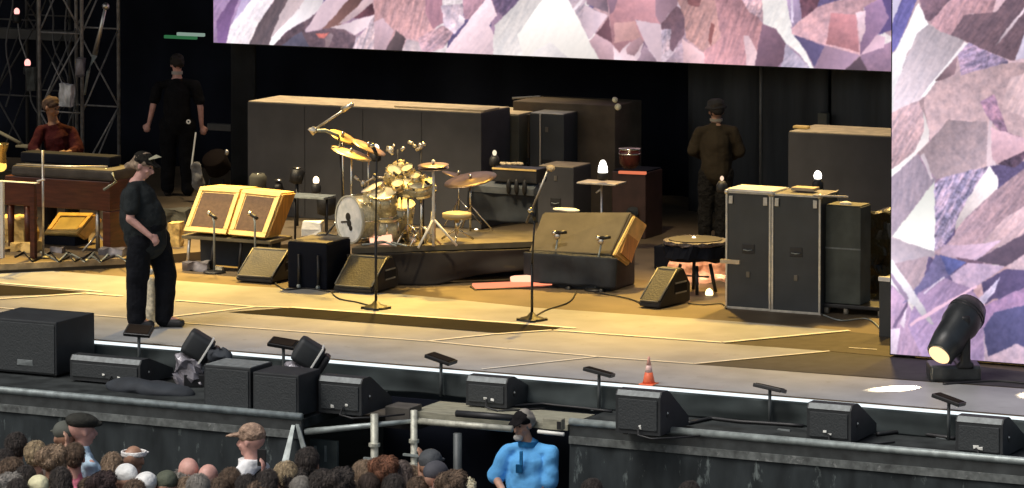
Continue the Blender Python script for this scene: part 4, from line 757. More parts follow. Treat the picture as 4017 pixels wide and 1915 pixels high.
mb = MB(); mb.tube([(-.2, -.12, .2), (.2, -.1, .2)], .01, 6); part('stretcher', mb, M_blk, t, True)
q = py(2590, 1000, 5.6); t2, w, h = ubox('dark_amp', 'squat dark amplifier just left of the percussion table legs', 'amplifier', 2565, 2650, 965, 1055, .4, M_black)
a = pz(2600, 1115); t = thing('copper_glow_panel', 'crumpled copper coloured reflector standing in for the pinkish glow behind the percussion table legs', 'foil sheet', (a.x, a.y+.25, 0))  # crumpled copper sheet stands in for a pinkish glow
mb = MB(); bmesh.ops.create_grid(mb.bm, x_segments=24, y_segments=12, size=.5, matrix=Matrix.Translation((.32, 0, .24)) @ Matrix.Rotation(RAD(90), 4, 'X') @ Matrix.Diagonal((.72, .46, 1, 1))); r = bmesh.ops.extrude_face_region(mb.bm, geom=mb.bm.faces[:]); bmesh.ops.translate(mb.bm, verts=[v for v in r['geom'] if isinstance(v, bmesh.types.BMVert)], vec=(0, .02, 0)); mb.jitter(.05, 7)
part('foil sheet', mb, mat('copper foil', (.75, .42, .28), .4, .3, var=.5, scale=9), t)
spot((a.x+.35, a.y-.25, .75), (a.x+.3, a.y+.3, .15), 40, 80, (1, .6, .4), .5, .05)
p = pz(2782, 1156); bulb_lamp(2782, 1152, p.y-.02, 'bright warm floor lamp at the foot of the percussion table', .05, e=emi('hot warm bulb', (1, .72, .35), 4))

# ------------------------------------------------------------------ drum kit
RZ = .422
def disc(mb, c, r, axis, th=.006, dome=0., n=28):
    q = Vector(axis).to_track_quat('Z', 'Y').to_matrix().to_4x4(); m = Matrix.Translation(c) @ q
    pr = [(1e-3, dome), (r*.18, dome*.75), (r*.25, dome*.45), (r*.7, dome*.15), (r, 0), (r, -th), (r*.7, dome*.15-th), (1e-3, dome*.4-th)] if dome else [(r, 0), (r, th)]
    mb.lathe(pr, n, m); return mb
def drum(name, label, c, r, L, axis, shellm, headm=M_head, stand=None, z0=RZ, hoopm=None, logo=False):
    c = Vector(c); ax = Vector(axis).normalized(); t = thing(name, label, 'drum', (c.x, c.y, z0)); o = Vector((0, 0, c.z-z0)); q = ax.to_track_quat('Z', 'Y').to_matrix().to_4x4(); m = Matrix.Translation(o) @ q
    mb = MB(); mb.lathe([(r*.97, -L), (r*.97, 0)], 32, m); part('shell', mb, shellm, t, True)
    mb = MB(); mb.lathe([(r*.94, .001), (r*.94, .006)], 32, m); hd = part('head', mb, headm, t)
    for z in (0, -L):
        mb = MB(); mb.ring(r*.955, r*1.03, z-.014, z+.014, 32, m); part('hoop', mb, hoopm or M_chrome, t)
    for k in range(8):
        a = k*math.pi/4; mb = MB(); mb.tube([m @ Vector((r*1.02*math.cos(a), r*1.02*math.sin(a), -.02)), m @ Vector((r*1.02*math.cos(a), r*1.02*math.sin(a), -L*.45))], .008, 6); part('lug', mb, M_chrome, t, True)
    if logo:
        for (a, b, rr) in ((-.02, .03, .045), (.0, -.04, .04), (.03, -.09, .03)):
            mb = MB(); mb.lathe([(rr, .007), (rr, .011)], 16, m @ Matrix.Translation((a, b, 0))); part('port_ring', mb, M_blkp, hd)
        mb = MB(); mb.box(-.16, -.02, -.03, -.01, .007, .011); mb.bm.transform(m @ Matrix.Rotation(RAD(8), 4, 'Z')); part('mic_clip', mb, M_blkp, hd)
    if stand:
        mb = MB(); mb.tube([o-ax*(L*.5), (o.x, o.y, .25), (o.x, o.y, .0)], .014, 8); part('pole', mb, M_chrome, t, True)
        for k in range(3): mb = MB(); mb.tube([(0, 0, .22), (.22*math.cos(k*2.1+.4), .22*math.sin(k*2.1+.4), .01)], .01, 6); part('leg', mb, M_chrome, t, True)
    return t
yd = pz(1380, 950, RZ).y
aL = (RV*-.80+Vector((sY, -cY, 0))*.60)
drum('bass_drum', 'bass drum with a white front head facing left on the drum riser', py(1372, 862, yd-.1), .262, .42, aL, M_drum, mat('white bass drum head', (.80, .86, .88), .5, var=.3, scale=7), hoopm=mat('pale hoop', (.5, .5, .44), .5), logo=True)
for u, v, r, L, ax, y, st, lab in ((1462, 738, .13, .20, (-.35, -.3, 1), yd+.1, 0, 'small gold rack tom above the bass drum'), (1500, 760, .15, .24, (.1, -.35, 1), yd+.05, 0, 'larger gold rack tom right of the small rack tom'),
        (1512, 850, .18, .34, (.1, -.15, 1), yd+.15, 1, 'gold floor tom standing right of the bass drum'), (1600, 722, .13, .09, (.05, -.25, 1), yd+.2, 1, 'shallow cream snare drum in the middle of the kit'),
        (1652, 722, .15, .10, (0, -.35, 1), yd+.1, 1, 'cream snare drum at the right of the kit, beside the hi-hat stand'), (1570, 800, .16, .28, (.2, -.2, 1), yd+.3, 1, 'small gold floor tom in the middle of the kit'), (1545, 668, .08, .16, (.5, -.4, .8), yd+.25, 1, 'upper small bright timbale with the percussion cluster')):
    drum('rack_tom' if 'tom' in lab else 'snare_drum', lab, py(u, v, y), r, L, ax, M_drum, mat('cream drum head', (.80, .74, .52), .4), st)
def cstand(name, label, cu, cv, y, r, ax, m, fu, fv=None, n=1, thick=.012, bell=.02, z0=RZ, sm=None, tripod=.26):
    c = py(cu, cv, y); f = pz(fu, fv, z0) if fv else Vector((c.x, c.y, z0)); f.y = y if not fv else f.y
    t = thing(name, label, 'cymbal', (f.x, f.y, z0)); o = c-Vector((f.x, f.y, z0)); sm = sm or M_chrome
    for k in range(n): mb = MB(); disc(mb, o+Vector(ax).normalized()*(.03*k*(-1)), r, ax, .006, bell); part('cymbal', mb, m, t, True)
    mb = MB(); mb.tube([(0, 0, .0), (0, 0, o.z*.6), o], thick, 8); part('pole', mb, sm, t, True)
    mb = MB(); mb.ball(o+Vector((0, 0, .04)), .022); part('wing_nut', mb, sm, t, True)
    for k in range(3): mb = MB(); mb.tube([(0, 0, .3), (tripod*math.cos(k*2.1+.3), tripod*math.sin(k*2.1+.3), .01)], thick*.8, 6); part('leg', mb, sm, t, True)
    return t
cstand('crash_cymbal', 'lower tilted brass crash cymbal at the left of the drum kit', 1378, 602, yd+.25, .235, (.31, .05, .94), M_brass, 1382)
cstand('crash_cymbal', 'upper tilted brass crash cymbal right above the bass drum', 1345, 538, yd+.5, .17, (.44, .0, .85), mat('tarnished brass', (.36, .25, .10), .5, .8), 1395)
cstand('crash_cymbal', 'tilted bronze crash cymbal next to the bright lamp over the kit', 1445, 578, yd+.55, .21, (.40, .10, .9), mat('aged brass', (.45, .30, .16), .35, .8), 1483)
cstand('hi_hat', 'hi-hat with dark cymbals on a thick bright stand at the right of the kit', 1700, 648, yd+.1, .17, (.0, -.08, 1), mat('half bright bronze', (.35, .26, .2), .3, .8), 1697, n=2, thick=.017, sm=M_wmet)
cstand('ride_cymbal', 'very large dark cymbal on a thin pole left of the keyboard', 1845, 705, 6.15, .30, (-.10, -.22, 1), M_bronze, 1852, thick=.013)
cstand('splash_cymbal', 'small dark cymbal below the large dark cymbal, tilted with a bright edge', 1800, 690, 6.6, .20, (.25, .10, 1), M_bronze, 1800, thick=.01)
# white guitar leaning at hi-hat foot
p = pz(1690, 948, RZ); mb = MB(); mb.tube([(0, 0, 0), (.03, 0, .33)], .035, 10, .02); solo('white_pedal_bar', mb, M_wmet, 'short thick white bar standing at the foot of the hi-hat', 'bar', p, smooth=True)
# boom stand over the kit
j = py(1228, 512, yd+.1); e1 = py(1375, 415, yd+.1); e2 = py(1330, 535, yd+.3); f = pz(1322, 945, RZ); t = thing('boom_mic_stand', 'tall boom microphone stand reaching high over the left side of the drum kit', 'mic stand', (f.x, yd, RZ)); o = t.location
mb = MB(); mb.tube([j-o, e1-o], .014, 8); part('boom_arm', mb, M_alu, t, True); mb = MB(); mb.tube([j-o, (j-o).lerp(e2-o, .5)+Vector((0, 0, .03)), e2-o], .02, 8); part('boom_arm', mb, M_steel, t, True)
mb = MB(); mb.tube([e2-o, (0, .2, .05)], .013, 8); part('pole', mb, M_blk, t, True); mb = MB(); mb.ball(j-o, .05, (1, .7, 1)).jitter(.02, 20); part('joint', mb, M_alu, t)
mb = MB(); mb.tube([e1-o-Vector((.1, 0, .05)), e1-o+Vector((.03, 0, .02))], .035, 8, .02); part('counterweight', mb, M_alu, t, True)
for k in range(3): mb = MB(); mb.tube([(0, .2, .3), (.3*math.cos(k*2.1), .2+.3*math.sin(k*2.1), .01)], .011, 6); part('leg', mb, M_blk, t, True)
for u, v, lab in ((1560, 588, 'small silver microphone cluster behind the bright lamp over the kit'), (1650, 575, 'ringed silver overhead microphone at the top right of the kit'), (1575, 655, 'pale cowbell cluster over the middle of the drum kit')):
    p = py(u, v, yd+.4); t = thing('overhead_microphone', lab, 'microphone', (p.x, p.y, RZ)); h = p.z-RZ
    for k in range(5):
        a = Vector((random.uniform(-.11, .11), random.uniform(-.05, .05), random.uniform(-.05, .05)+h)); mb = MB(); mb.tube([a, a+Vector((random.uniform(-.09, .09), 0, random.uniform(-.05, .06)))], .018 if 'bell' not in lab else .032, 8); part('microphone', mb, M_alu if 'bell' not in lab else mat('cream percussion', (.7, .58, .32), .4), t, True)
    mb = MB(); mb.tube([(0, 0, 0), (0, 0, h)], .011, 6); part('pole', mb, M_blk, t, True)
p = pz(1792, 946, RZ); t = thing('drum_stool', 'round drum stool with cream underside right of the hi-hat', 'stool', p); h = py(1775, 846, p.y).z-RZ
mb = MB(); mb.lathe([(.14, h-.03), (.16, h-.01), (.16, h+.03), (.13, h+.04)], 24); part('seat', mb, mat('cream stool seat', (.45, .38, .22), .5), t, True)
mb = MB(); mb.tube([(0, 0, .08), (0, 0, h-.03)], .018, 8, .03); part('pole', mb, M_chrome, t, True)
for k in range(3): mb = MB(); mb.tube([(0, 0, .14), (.2*math.cos(k*2.1+.9), .2*math.sin(k*2.1+.9), .01)], .011, 6); part('leg', mb, M_chrome, t, True)
# kit hardware low down: pedals and leads
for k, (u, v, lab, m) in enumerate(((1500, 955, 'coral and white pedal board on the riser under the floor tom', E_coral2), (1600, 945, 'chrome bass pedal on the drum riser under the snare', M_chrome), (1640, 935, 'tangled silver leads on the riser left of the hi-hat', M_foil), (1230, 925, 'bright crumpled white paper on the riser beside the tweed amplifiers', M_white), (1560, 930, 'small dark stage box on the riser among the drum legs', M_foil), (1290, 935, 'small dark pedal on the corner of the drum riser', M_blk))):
    p = pz(u, v, RZ); mb = MB(); mb.box(-.12, .12, -.06, .06, .0, (.09, .07, .12, .16, .1, .05)[k], .01); bmesh.ops.subdivide_edges(mb.bm, edges=mb.bm.edges[:], cuts=1); mb.jitter(.03, 9); solo('riser_gear', mb, m, lab, 'stage gear', p)
for k in range(3):
    q = [pz(1420+60*k+20*math.sin(k*9+i), 965-8*i, RZ) for i in range(5)]; mb = MB(); mb.tube([(v.x-q[0].x+.25*math.sin(i*1.7+k), v.y-q[0].y, .012+.02*(i % 2)) for i, v in enumerate(q)], .012, 6); solo('riser_cable', mb, M_steel, ('left', 'middle', 'right')[k]+' of three thin pale cables looping on the drum riser deck', 'cable', q[0], group='cables on the drum riser', smooth=True)
for k, (u, v, y, lab) in enumerate(((1012, 712, 8.8, 'dim grey lantern on the cases behind the tweed amplifiers'), (1092, 735, 8.6, 'small dim spotlight behind the right tweed amplifier'), (1165, 688, 8.5, 'dark hooded spotlight left of the warm round lamp'), (1280, 800, 8.2, 'dark drum case stack between the tweed amplifiers and the bass drum'))):
    p = py(u, v, y); t = thing('small_lantern', lab, 'lamp', (p.x, p.y, 0)); mb = MB(); g_ = (1.1, .6, .9, 1.2)[k]; mb.lathe([(.03*g_, -.12*g_), (.09*g_, -.1*g_), (.10*g_, .05*g_), (.07*g_, .09*g_)], 18, Matrix.Translation((0, 0, p.z)) @ Matrix.Rotation((0, .7, -.4, 0)[k], 4, 'X')); part('housing', mb, M_olive if k == 0 else M_blk, t, True)
    mb = MB(); mb.tube([(0, 0, 0), (0, 0, p.z-.08)], .02, 8); part('pole', mb, M_blk, t, True); mb = MB(); mb.lathe([(.06, .092), (.05, .10)], 16, Matrix.Translation((0, 0, p.z))); part('lens', mb, M_chrome, t)
p = py(1230, 770, 7.4); t = thing('thin_shelf', 'thin dark shelf on legs between the tweed amplifiers and the bass drum', 'shelf', (p.x, p.y, 0)); mb = MB(); mb.box(-.30, .22, -.15, .15, p.z-.015, p.z+.01, .004); part('table_top', mb, M_steel, t)
for x in (-.25, .18): mb = MB(); mb.tube([(x, 0, 0), (x, 0, p.z)], .014, 8); part('leg', mb, M_blk, t, True)
# tall microphone stands at the front
def micstand(bu, bv, tu, tv, lab):
    p = pz(bu, bv); q = py(tu, tv, p.y); t = thing('microphone_stand', lab, 'mic stand', p, 0, 'tall mic stands on the open stage floor'); h = q.z
    mb = MB(); mb.lathe([(.135, 0), (.14, .012), (.12, .03), (.05, .05), (.018, .09)], 24); part('base', mb, mat('dusty black base2', (.035, .03, .018), .5, var=.5, scale=20), t, True)
    for k in range(4): mb = MB(); mb.box(-.03, .03, .10, .16, 0, .028, .006); mb.bm.transform(Matrix.Rotation(k*1.57+.5, 4, 'Z')); part('base_foot', mb, M_blk, t)
    mb = MB(); mb.tube([(0, 0, .05), (0, 0, h*.55)], .015, 8); mb.bm.transform(Matrix.Identity(4)); part('pole', mb, M_blk, t, True); mb = MB(); mb.tube([(0, 0, h*.55), (q.x-p.x, 0, h)], .010, 8); part('upper_pole', mb, M_blk, t, True)
    mic(t, (q.x-p.x, 0, h-.02), (-.12, -.25, .5), .10, M_blk)
micstand(1475, 1212, 1478, 600, 'straight microphone stand before the drum kit, base left of centre')
micstand(2087, 1258, 2098, 855, 'straight microphone stand before the olive fronted amplifier')

# ------------------------------------------------------------------ left end: organ, tables, truss
E0 = pz(-60, 1075); E1 = pz(490, 1048); t = thing('low_platform', 'low tan edged platform under the organ at the left end', 'platform', E0); d = E1-E0
mb = MB(); mb.hexa([(0, 0, 0), (d.x, d.y, 0), (d.x, d.y, .10), (0, 0, .10), (-1, 3.2, 0), (d.x+1.2, 3.2, 0), (d.x+1.2, 3.2, .10), (-1, 3.2, .10)]); part('deck', mb, M_floor, t)
nn = Vector((d.y, -d.x, 0)).normalized()*.02; mb = MB(); mb.hexa([nn+Vector((0, 0, .035)), d+nn+Vector((0, 0, .035)), d+nn+Vector((0, 0, .104)), nn+Vector((0, 0, .104)), Vector((0, 0, .035)), d+Vector((0, 0, .035)), d+Vector((0, 0, .104)), Vector((0, 0, .104))]); part('edge_board', mb, mat('tan edge board', (.42, .33, .20), .6, var=.4, scale=8), t)
PZ_ = .10
p = pz(20, 965, PZ_); q = py(432, 965, p.y); yo = p.y; t = thing('organ', 'dark red wooden organ with a cloth covered top at the left end of the stage', 'organ', (p.x, p.y, PZ_)); w = q.x-p.x
zt = py(200, 655, yo).z-PZ_; zm = py(200, 700, yo).z-PZ_; zb = py(200, 815, yo).z-PZ_
mb = MB(); mb.box(0, w, 0, .55, zb, zm, .01); part('wood_case', mb, M_wood, t); mb = MB(); mb.box(w-.10, w, .0, .5, 0, zb-.004, .01); part('side_panel', mb, M_wood, t); mb = MB(); mb.box(.1, w+.05, -.02, .55, zm+.004, zt, .03).jitter(.015, 4); part('top_cover', mb, mat('charcoal cover', (.035, .032, .032), .8, var=.4), t)
mb = MB(); mb.box(.05, w-.15, .25, .5, zt+.002, zt+.12, .02); part('upper_manual', mb, M_black, t); mb = MB(); mb.tube([(.2, -.05, zt+.01), (w*.6, -.05, zt+.02), (w, -.05, zt+.05)], .011, 6); part('rail', mb, M_alu, t, True)
for x in (.05, .28): mb = MB(); mb.tube([(x, .05, 0), (x, .05, zb)], .035, 10, .045); part('leg', mb, M_wood, t, True)
mb = MB(); mb.tube([(w+.05, -.03, zt-.02), (w+.10, -.02, zt-.12), (w-.05, -.05, zt-.22)], .016, 6); part('hook', mb, M_steel, t, True)
p = pz(0, 1050, 0); ty = p.y+.05; a = py(-60, 700, ty); b = py(140, 722, ty); t = thing('white_top_table', 'bright white topped table with white leg at the left edge', 'table', (a.x, ty, 0)); w = b.x-a.x
mb = MB(); mb.box(0, w, 0, .08, b.z, a.z-.02, .004); part('table_top', mb, M_wmet, t); mb = MB(); lx = py(5, 800, ty).x-a.x; mb.box(lx-.02, lx+.02, 0, .04, .0, b.z); part('leg', mb, M_wmet, t); mb = MB(); lx = py(106, 800, ty).x-a.x; mb.box(lx-.03, lx+.03, .1, .16, PZ_, b.z); part('leg', mb, M_wood, t)
mb = MB(); mb.tube([(w, .03, b.z+.03), (w+.1, .03, b.z+.05)], .012, 6); part('bracket', mb, M_alu, t)
p = pz(170, 1012, PZ_); h = py(166, 590, p.y).z-PZ_; t = thing('straight_pole', 'thin pale straight pole standing before the organ', 'pole', p); mb = MB(); mb.tube([(0, 0, 0), (0, 0, h)], .014, 8); part('pole', mb, M_alu, t, True); mb = MB(); mb.lathe([(.10, 0), (.09, .015), (.02, .03)], 16); part('base', mb, M_blk, t, True)
p = pz(384, 985, PZ_); h = py(384, 670, p.y).z-PZ_; t = thing('segmented_stand', 'silver segmented stand before the right end of the organ', 'stand', p)
for z0_, z1_, r in ((0, h*.60, .026), (h*.60, h*.66, .016), (h*.66, h*.82, .024), (h*.82, h, .014)): mb = MB(); mb.tube([(0, 0, z0_), (0, 0, z1_)], r, 10); part('segment', mb, M_alu, t, True)
mb = MB(); mb.tube([(-.10, 0, h-.05), (.02, 0, h-.05), (.12, 0, h+.03)], .011, 6); part('cross_bar', mb, M_alu, t, True)
for k in range(3): mb = MB(); mb.tube([(0, 0, .2), (.2*math.cos(k*2.1), .2*math.sin(k*2.1), .01)], .012, 6); part('leg', mb, M_alu, t, True)
p = pz(170, 958, PZ_); y0 = p.y; slab('tweed_wedge', 'tilted yellow framed monitor on the floor before the organ', 'amplifier', py(172, 918, y0), py(305, 918, y0), py(372, 838, y0+.3), py(230, 836, y0+.3), (.0, .2, -.1), M_tweed, mat('yellow cloth', (.42, .33, .13), .8), M_tweed)
mb = MB(); mb.box(-.1, .35, 0, .3, 0, .10, .01); solo('plinth', mb, M_black, 'low black plinth under the yellow framed monitor', 'plinth', (pz(200, 958, PZ_).x, y0, PZ_))
for u, v, w_, h_, m, lab in ((62, 950, .42, .30, mat('yellow lit crate', (.60, .42, .14), .6, var=.3), 'yellow crate under the organ behind the white leg'), (105, 985, .3, .10, M_tweed, 'low yellow floor box in front of the yellow crate'), (228, 990, .16, .06, M_foil, 'small crumpled grey pad on the low platform left of the plinth'), (455, 965, .13, .36, M_cream, 'pale patterned pot standing right of the organ'), (460, 850, .3, .35, M_olive, 'olive trunk behind the pale patterned pot'), (450, 1000, .3, .08, M_foil, 'silver cable coil at the right end of the low platform'),
        (690, 1000, .16, .38, mat('yellow patterned bag', (.58, .42, .16), .8, var=.5, scale=16), 'yellow patterned bag standing right behind the walking man'), (640, 1070, .2, .16, M_foil, 'silver wrapped case behind the walking man\'s legs'), (700, 870, .34, .16, M_olive, 'olive flat case left of the tweed amplifiers'), (560, 1030, .2, .26, M_foil, 'grey crumpled box partly hidden by the walking man'), (780, 1060, .3, .10, M_foil, 'flat grey cable tray under the amplifier trestle'), (860, 1066, .10, .06, M_cream, 'small pale crumpled scrap before the amplifier trestle')):
    z = PZ_ if u < 480 else 0; p = pz(u, v, z); mb = MB(); bmesh.ops.create_cube(mb.bm, size=1, matrix=Matrix.Translation((0, 0, h_/2)) @ Matrix.Diagonal((w_, w_*.7, h_, 1))); bmesh.ops.subdivide_edges(mb.bm, edges=mb.bm.edges[:], cuts=4, use_grid_fill=True); mb.jitter(min(.05, w_*.12), 8); solo('floor_gear', mb, m, lab, 'stage gear', p)
for k in range(4):
    q = [pz(60+100*k+35*i, 1012-14*math.sin(i*2.1+k)*1.5, PZ_) for i in range(7)]; mb = MB(); mb.tube([(v.x-q[0].x, v.y-q[0].y, .012) for v in q], .013, 6); solo('platform_cable', mb, (M_blkp, M_steel)[k % 2], ('leftmost', 'second', 'third', 'rightmost')[k]+' of four cables wriggling along the low platform edge', 'cable', q[0], group='cables on the low platform', smooth=True)
p = py(8, 600, 7.2); t = thing('brass_horn', 'shiny gold horn bell cut off by the left edge of the picture', 'horn', p); mb = MB(); mb.lathe([(.03, -.16), (.06, -.1), (.05, 0), (.09, .10), (.085, .12)], 20); part('bell', mb, M_gold, t, True); mb = MB(); mb.ball((-.02, 0, -.16), .075); part('bow', mb, E_yel, t, True)  # emissive bow paints a bright shine onto the brass
p = py(-10, 515, 7.0); q = py(80, 562, 7.0); mb = MB(); mb.tube([(0, 0, 0), q-p], .022, 8); solo('slanting_arm', mb, M_olive, 'olive grey slanting arm above the gold horn', 'arm', p, smooth=True)
p = py(132, 640, 7.6); mb = MB(); mb.lathe([(.11, 0), (.105, .05), (.07, .10), (.02, .12)], 20); solo('grey_dome', mb, M_kbd, 'grey dome shaped cover on the organ beside the thin pole', 'dome', p, smooth=True)
p = py(98, 578, 7.3); mb = MB(); mb.box(-.09, .09, -.08, .08, 0, .03, .01); solo('grey_tray', mb, M_olive, 'small grey tray above the grey dome at the far left', 'tray', p)
# truss tower
yt = 10.2
def truss(us, y0, dep, label, m, zt=6.2, z0=0.):
    X = [py(u, 300, y0).x for u in us]; t = thing('truss_tower', label, 'truss', (X[0], y0, z0), 0, 'truss towers at the left end'); w = X[1]-X[0]
    for x, y in ((0, 0), (w, 0), (0, dep), (w, dep)): mb = MB(); mb.tube([(x, y, 0), (x, y, zt)], .025, 8); part('chord', mb, m, t, True)
    n = int(zt/1.0)
    for k in range(n):
        z = k*zt/n; z1 = (k+1)*zt/n
        for a, b in (((0, 0, z), (w, 0, z)), ((0, dep, z), (w, dep, z)), ((0, 0, z if k % 2 else z1), (w, 0, z1 if k % 2 else z)), ((0, dep, z1 if k % 2 else z), (w, dep, z if k % 2 else z1)), ((0, 0, z), (0, dep, z1)), ((w, 0, z), (w, dep, z1))):
            mb = MB(); mb.tube([a, b], .012, 6); part('brace', mb, m, t, True)
    return t
truss((155, 322), yt, .9, 'front pale truss tower rising behind the organ', M_truss)
truss((-20, 150), yt+1.6, .8, 'rear dim truss tower at the far left behind the front tower', mat('dark truss tube', (.07, .068, .065), .6, .2))
a = py(-30, 130, 12.4); b = py(290, 130, 12.4); mb = MB(); mb.box(0, b.x-a.x, 0, .2, -.07, .07, .01); solo('cross_beam', mb, mat('dark grey beam', (.05, .05, .048), .7), 'dark grey horizontal beam behind the truss towers', 'beam', a)
for k, (u, v, lab) in enumerate(((66, 46, 'small pink lamp high up at the far left'), (108, 248, 'larger pink lamp hanging below the small pink lamp'))):
    bulb_lamp(u, v, 11.0, lab, (.045, .05)[k], e=E_pink)
p = py(66, 60, 11.0); q = py(105, 235, 11.0); mb = MB(); mb.tube([(0, 0, 0), (q-p)*.5+Vector((-.03, 0, -.03)), q-p], .010, 6); solo('lamp_cable', mb, M_truss, 'thin cable between the two pink lamps', 'cable', p)
p = py(415, 25, 9.8); q = py(372, 215, 9.8); r_ = py(350, 285, 9.8); s_ = py(330, 370, 9.8); t = thing('chain_strap', 'pale slanting chain strap hanging right of the truss tower', 'strap', p)
mb = MB(); mb.tube([(0, 0, 0), (q-p)*.5, q-p], .02, 8, .035); part('strap', mb, M_alu, t, True); mb = MB(); mb.tube([q-p, r_-p, s_-p], .035, 8, .01).jitter(.03, 14); part('chain', mb, M_steel, t, True); mb = MB(); mb.ball((0, 0, 0), .05); part('shackle', mb, M_alu, t, True)
p = py(318, 262, 10.1); mb = MB(); mb.box(-.05, .05, -.05, .05, -.13, .12, .02).jitter(.03, 20); solo('shackle_bundle', mb, M_foil, 'silver shackle bundle fixed on the right chord of the front truss', 'shackle', p)
p = py(262, 374, 9.9); t = thing('white_bag', 'crinkled white rigging bag hanging inside the truss tower', 'bag', p); mb = MB(); bmesh.ops.create_cube(mb.bm, size=1, matrix=Matrix.Rotation(RAD(4), 4, 'Y') @ Matrix.Diagonal((.17, .12, .29, 1))); bmesh.ops.subdivide_edges(mb.bm, edges=mb.bm.edges[:], cuts=4, use_grid_fill=True); mb.jitter(.02, 14); part('bag', mb, mat('crinkled white plastic', (.72, .72, .68), .5, var=.7, scale=12, stretch=(1, 1, .5)), t); mb = MB(); mb.tube([(-.06, 0, .14), (-.12, 0, .25), (-.22, 0, .42)], .008, 6); part('cord', mb, M_truss, t)
p = py(125, 310, 10.6); mb = MB(); mb.box(-.07, .07, -.05, .05, -.15, .15, .02).jitter(.06, 9); solo('motor_cable_bundle', mb, mat('dull green grey bundle', (.05, .055, .05), .7, var=.6, scale=14), 'dull grey cable bundle below the larger pink lamp', 'cables', p)
for u, v, w_, m, lab in ((705, 147, .5, emi('dim green light', (.05, .22, .09), .5), 'dim green glowing bar above the rear man at the left'), (745, 136, .42, emi('pale green light', (.33, .45, .38), .6), 'pale glowing bar just over the dim green bar')):
    p = py(u, v, 12.4); mb = MB(); mb.box(-w_/2, w_/2, 0, .05, -.022, .022, .008); solo('glow_bar', mb, m, lab, 'light bar', p)
p = py(858, 500, 11.6); mb = MB(); mb.box(-.18, .18, 0, .1, -.045, .045, .01); solo('grey_shelf', mb, mat('dull grey shelf', (.10, .10, .095), .7), 'dull grey shelf box right of the rear man in black', 'shelf', p)
p = pz(850, 800); t = thing('brown_drum_case', 'dark brown round drum case on legs behind the tweed amplifiers', 'drum case', p); c = py(838, 640, p.y); mb = MB(); mb.lathe([(.15, -.11), (.16, -.10), (.16, .10), (.15, .11)], 26, Matrix.Translation((0, 0, c.z)) @ Matrix.Rotation(RAD(40), 4, 'X')); part('case', mb, mat('dark brown fibre case', (.008, .005, .004), .9, spec=.1), t, True)
for x in (-.15, .15): mb = MB(); mb.tube([(x, 0, 0), (x*.6, 0, c.z-.2)], .016, 8); part('leg', mb, M_blk, t, True)
mb = MB(); mb.ball((.2, -.1, c.z+.16), .035, (1, .6, 1)).jitter(.02, 14); part('buckle', mb, M_alu, t)
p = py(775, 690, 10.0); mb = MB(); mb.ball((0, 0, 0), 1, (.10, .06, .20), sub=3).jitter(.06, 7); solo('grey_cloth', mb, mat('grey rag', (.22, .21, .19), .8, var=.4, scale=12, bump=.4), 'grey cloth hanging behind the left tweed amplifier', 'cloth', p)
# upright form standing in for a floor reflection between the walking man's legs
p = pz(592, 1262); h = py(590, 1085, p.y).z; t = thing('floor_reflection_form', 'cream patterned cloth over a low stand seen between the walking man\'s legs', 'cloth', p); mb = MB(); mb.lathe([(.09, 0), (.085, h*.3), (.07, h*.7), (.06, h-.02), (.03, h)], 24).jitter(.05, 7); part('cloth', mb, M_cream, t, True); mb = MB(); mb.ball((0, 0, h+.05), .035); part('knob', mb, M_wmet, t, True)

# ------------------------------------------------------------------ people
def skin(n, c): return mat('skin '+n, c, .55, var=.18, scale=14)
S_fair = skin('fair', (.52, .30, .21)); S_pink = skin('pink', (.60, .33, .27)); S_tan = skin('tan', (.36, .20, .13)); S_brown = skin('brown', (.16, .085, .055))
def cloth(n, c, sc=7, var=.25): return mat('cloth '+n, c, .88, var=var, scale=sc, bump=.9, spec=.12)
def hand(mb, w, d, palm, L=.17, curl=.5, side=1):
    """palm and five fingers starting at wrist w, pointing along d; palm = normal of the palm"""
    w = Vector(w); d = Vector(d).normalized(); pn = Vector(palm); pn = (pn-d*pn.dot(d)).normalized(); s_ = d.cross(pn)*side
    mb.cap(w-d*.01, w+d*L*.45, .026, .036, .55, pn); k = w+d*L*.48
    for i, (o, l, c) in enumerate(((-.030, .36, 1), (-.010, .42, .95), (.011, .40, 1.05), (.031, .31, 1.15))):
        a = k+s_*o; b = a+(d*math.cos(curl*.5*c)+pn*math.sin(curl*.5*c))*L*l*.5; e = b+(d*math.cos(curl*1.5*c)+pn*math.sin(curl*1.5*c))*L*l*.5
        mb.cap(a-d*.015, b, .0115, .0105); mb.cap(b, e, .0105, .009)
    a = w+d*L*.12-s_*.028; b = a-s_*.030+d*L*.2+pn*.012; e = b+d*L*.19+pn*.018+s_*.004; mb.cap(a, b, .015, .012); mb.cap(b, e, .012, .010)
def headmesh(mb, c, face, r=1., tilt=0.):
    """skull, jaw, nose, ears; face = horizontal facing direction"""
    c = Vector(c); f = Vector(face).normalized(); q = Matrix(((f.y, f.x, 0), (-f.x, f.y, 0), (0, 0, 1))).to_4x4(); m = Matrix.Translation(c) @ q @ Matrix.Rotation(tilt, 4, 'X')
    P = lambda x, y, z: m @ Vector((x*r, y*r, z*r))
    rot = (q @ Matrix.Rotation(tilt, 4, 'X')).to_euler()
    mb.ball(P(0, -.012, .03), .094*r, (.82, 1.06, .98), rot, 3); mb.ball(P(0, .018, -.03), .072*r, (.86, .98, 1.12), rot, 3); mb.ball(P(0, .055, -.085), .032*r, (1.15, .9, .8), rot)
    mb.cap(P(0, .088, .012), P(0, .112, -.030), .010*r, .017*r); mb.ball(P(0, .092, -.058), .02*r, (1.3, .5, .45), rot); mb.ball(P(0, .085, .035), .03*r, (2.0, .4, .35), rot)
    for s in (-1, 1): mb.ball(P(.080*s, -.008, -.005), .028*r, (.35, .7, 1.1), rot); mb.ball(P(.035*s, .072, -.03), .024*r, (1, .6, .8), rot)
    return m
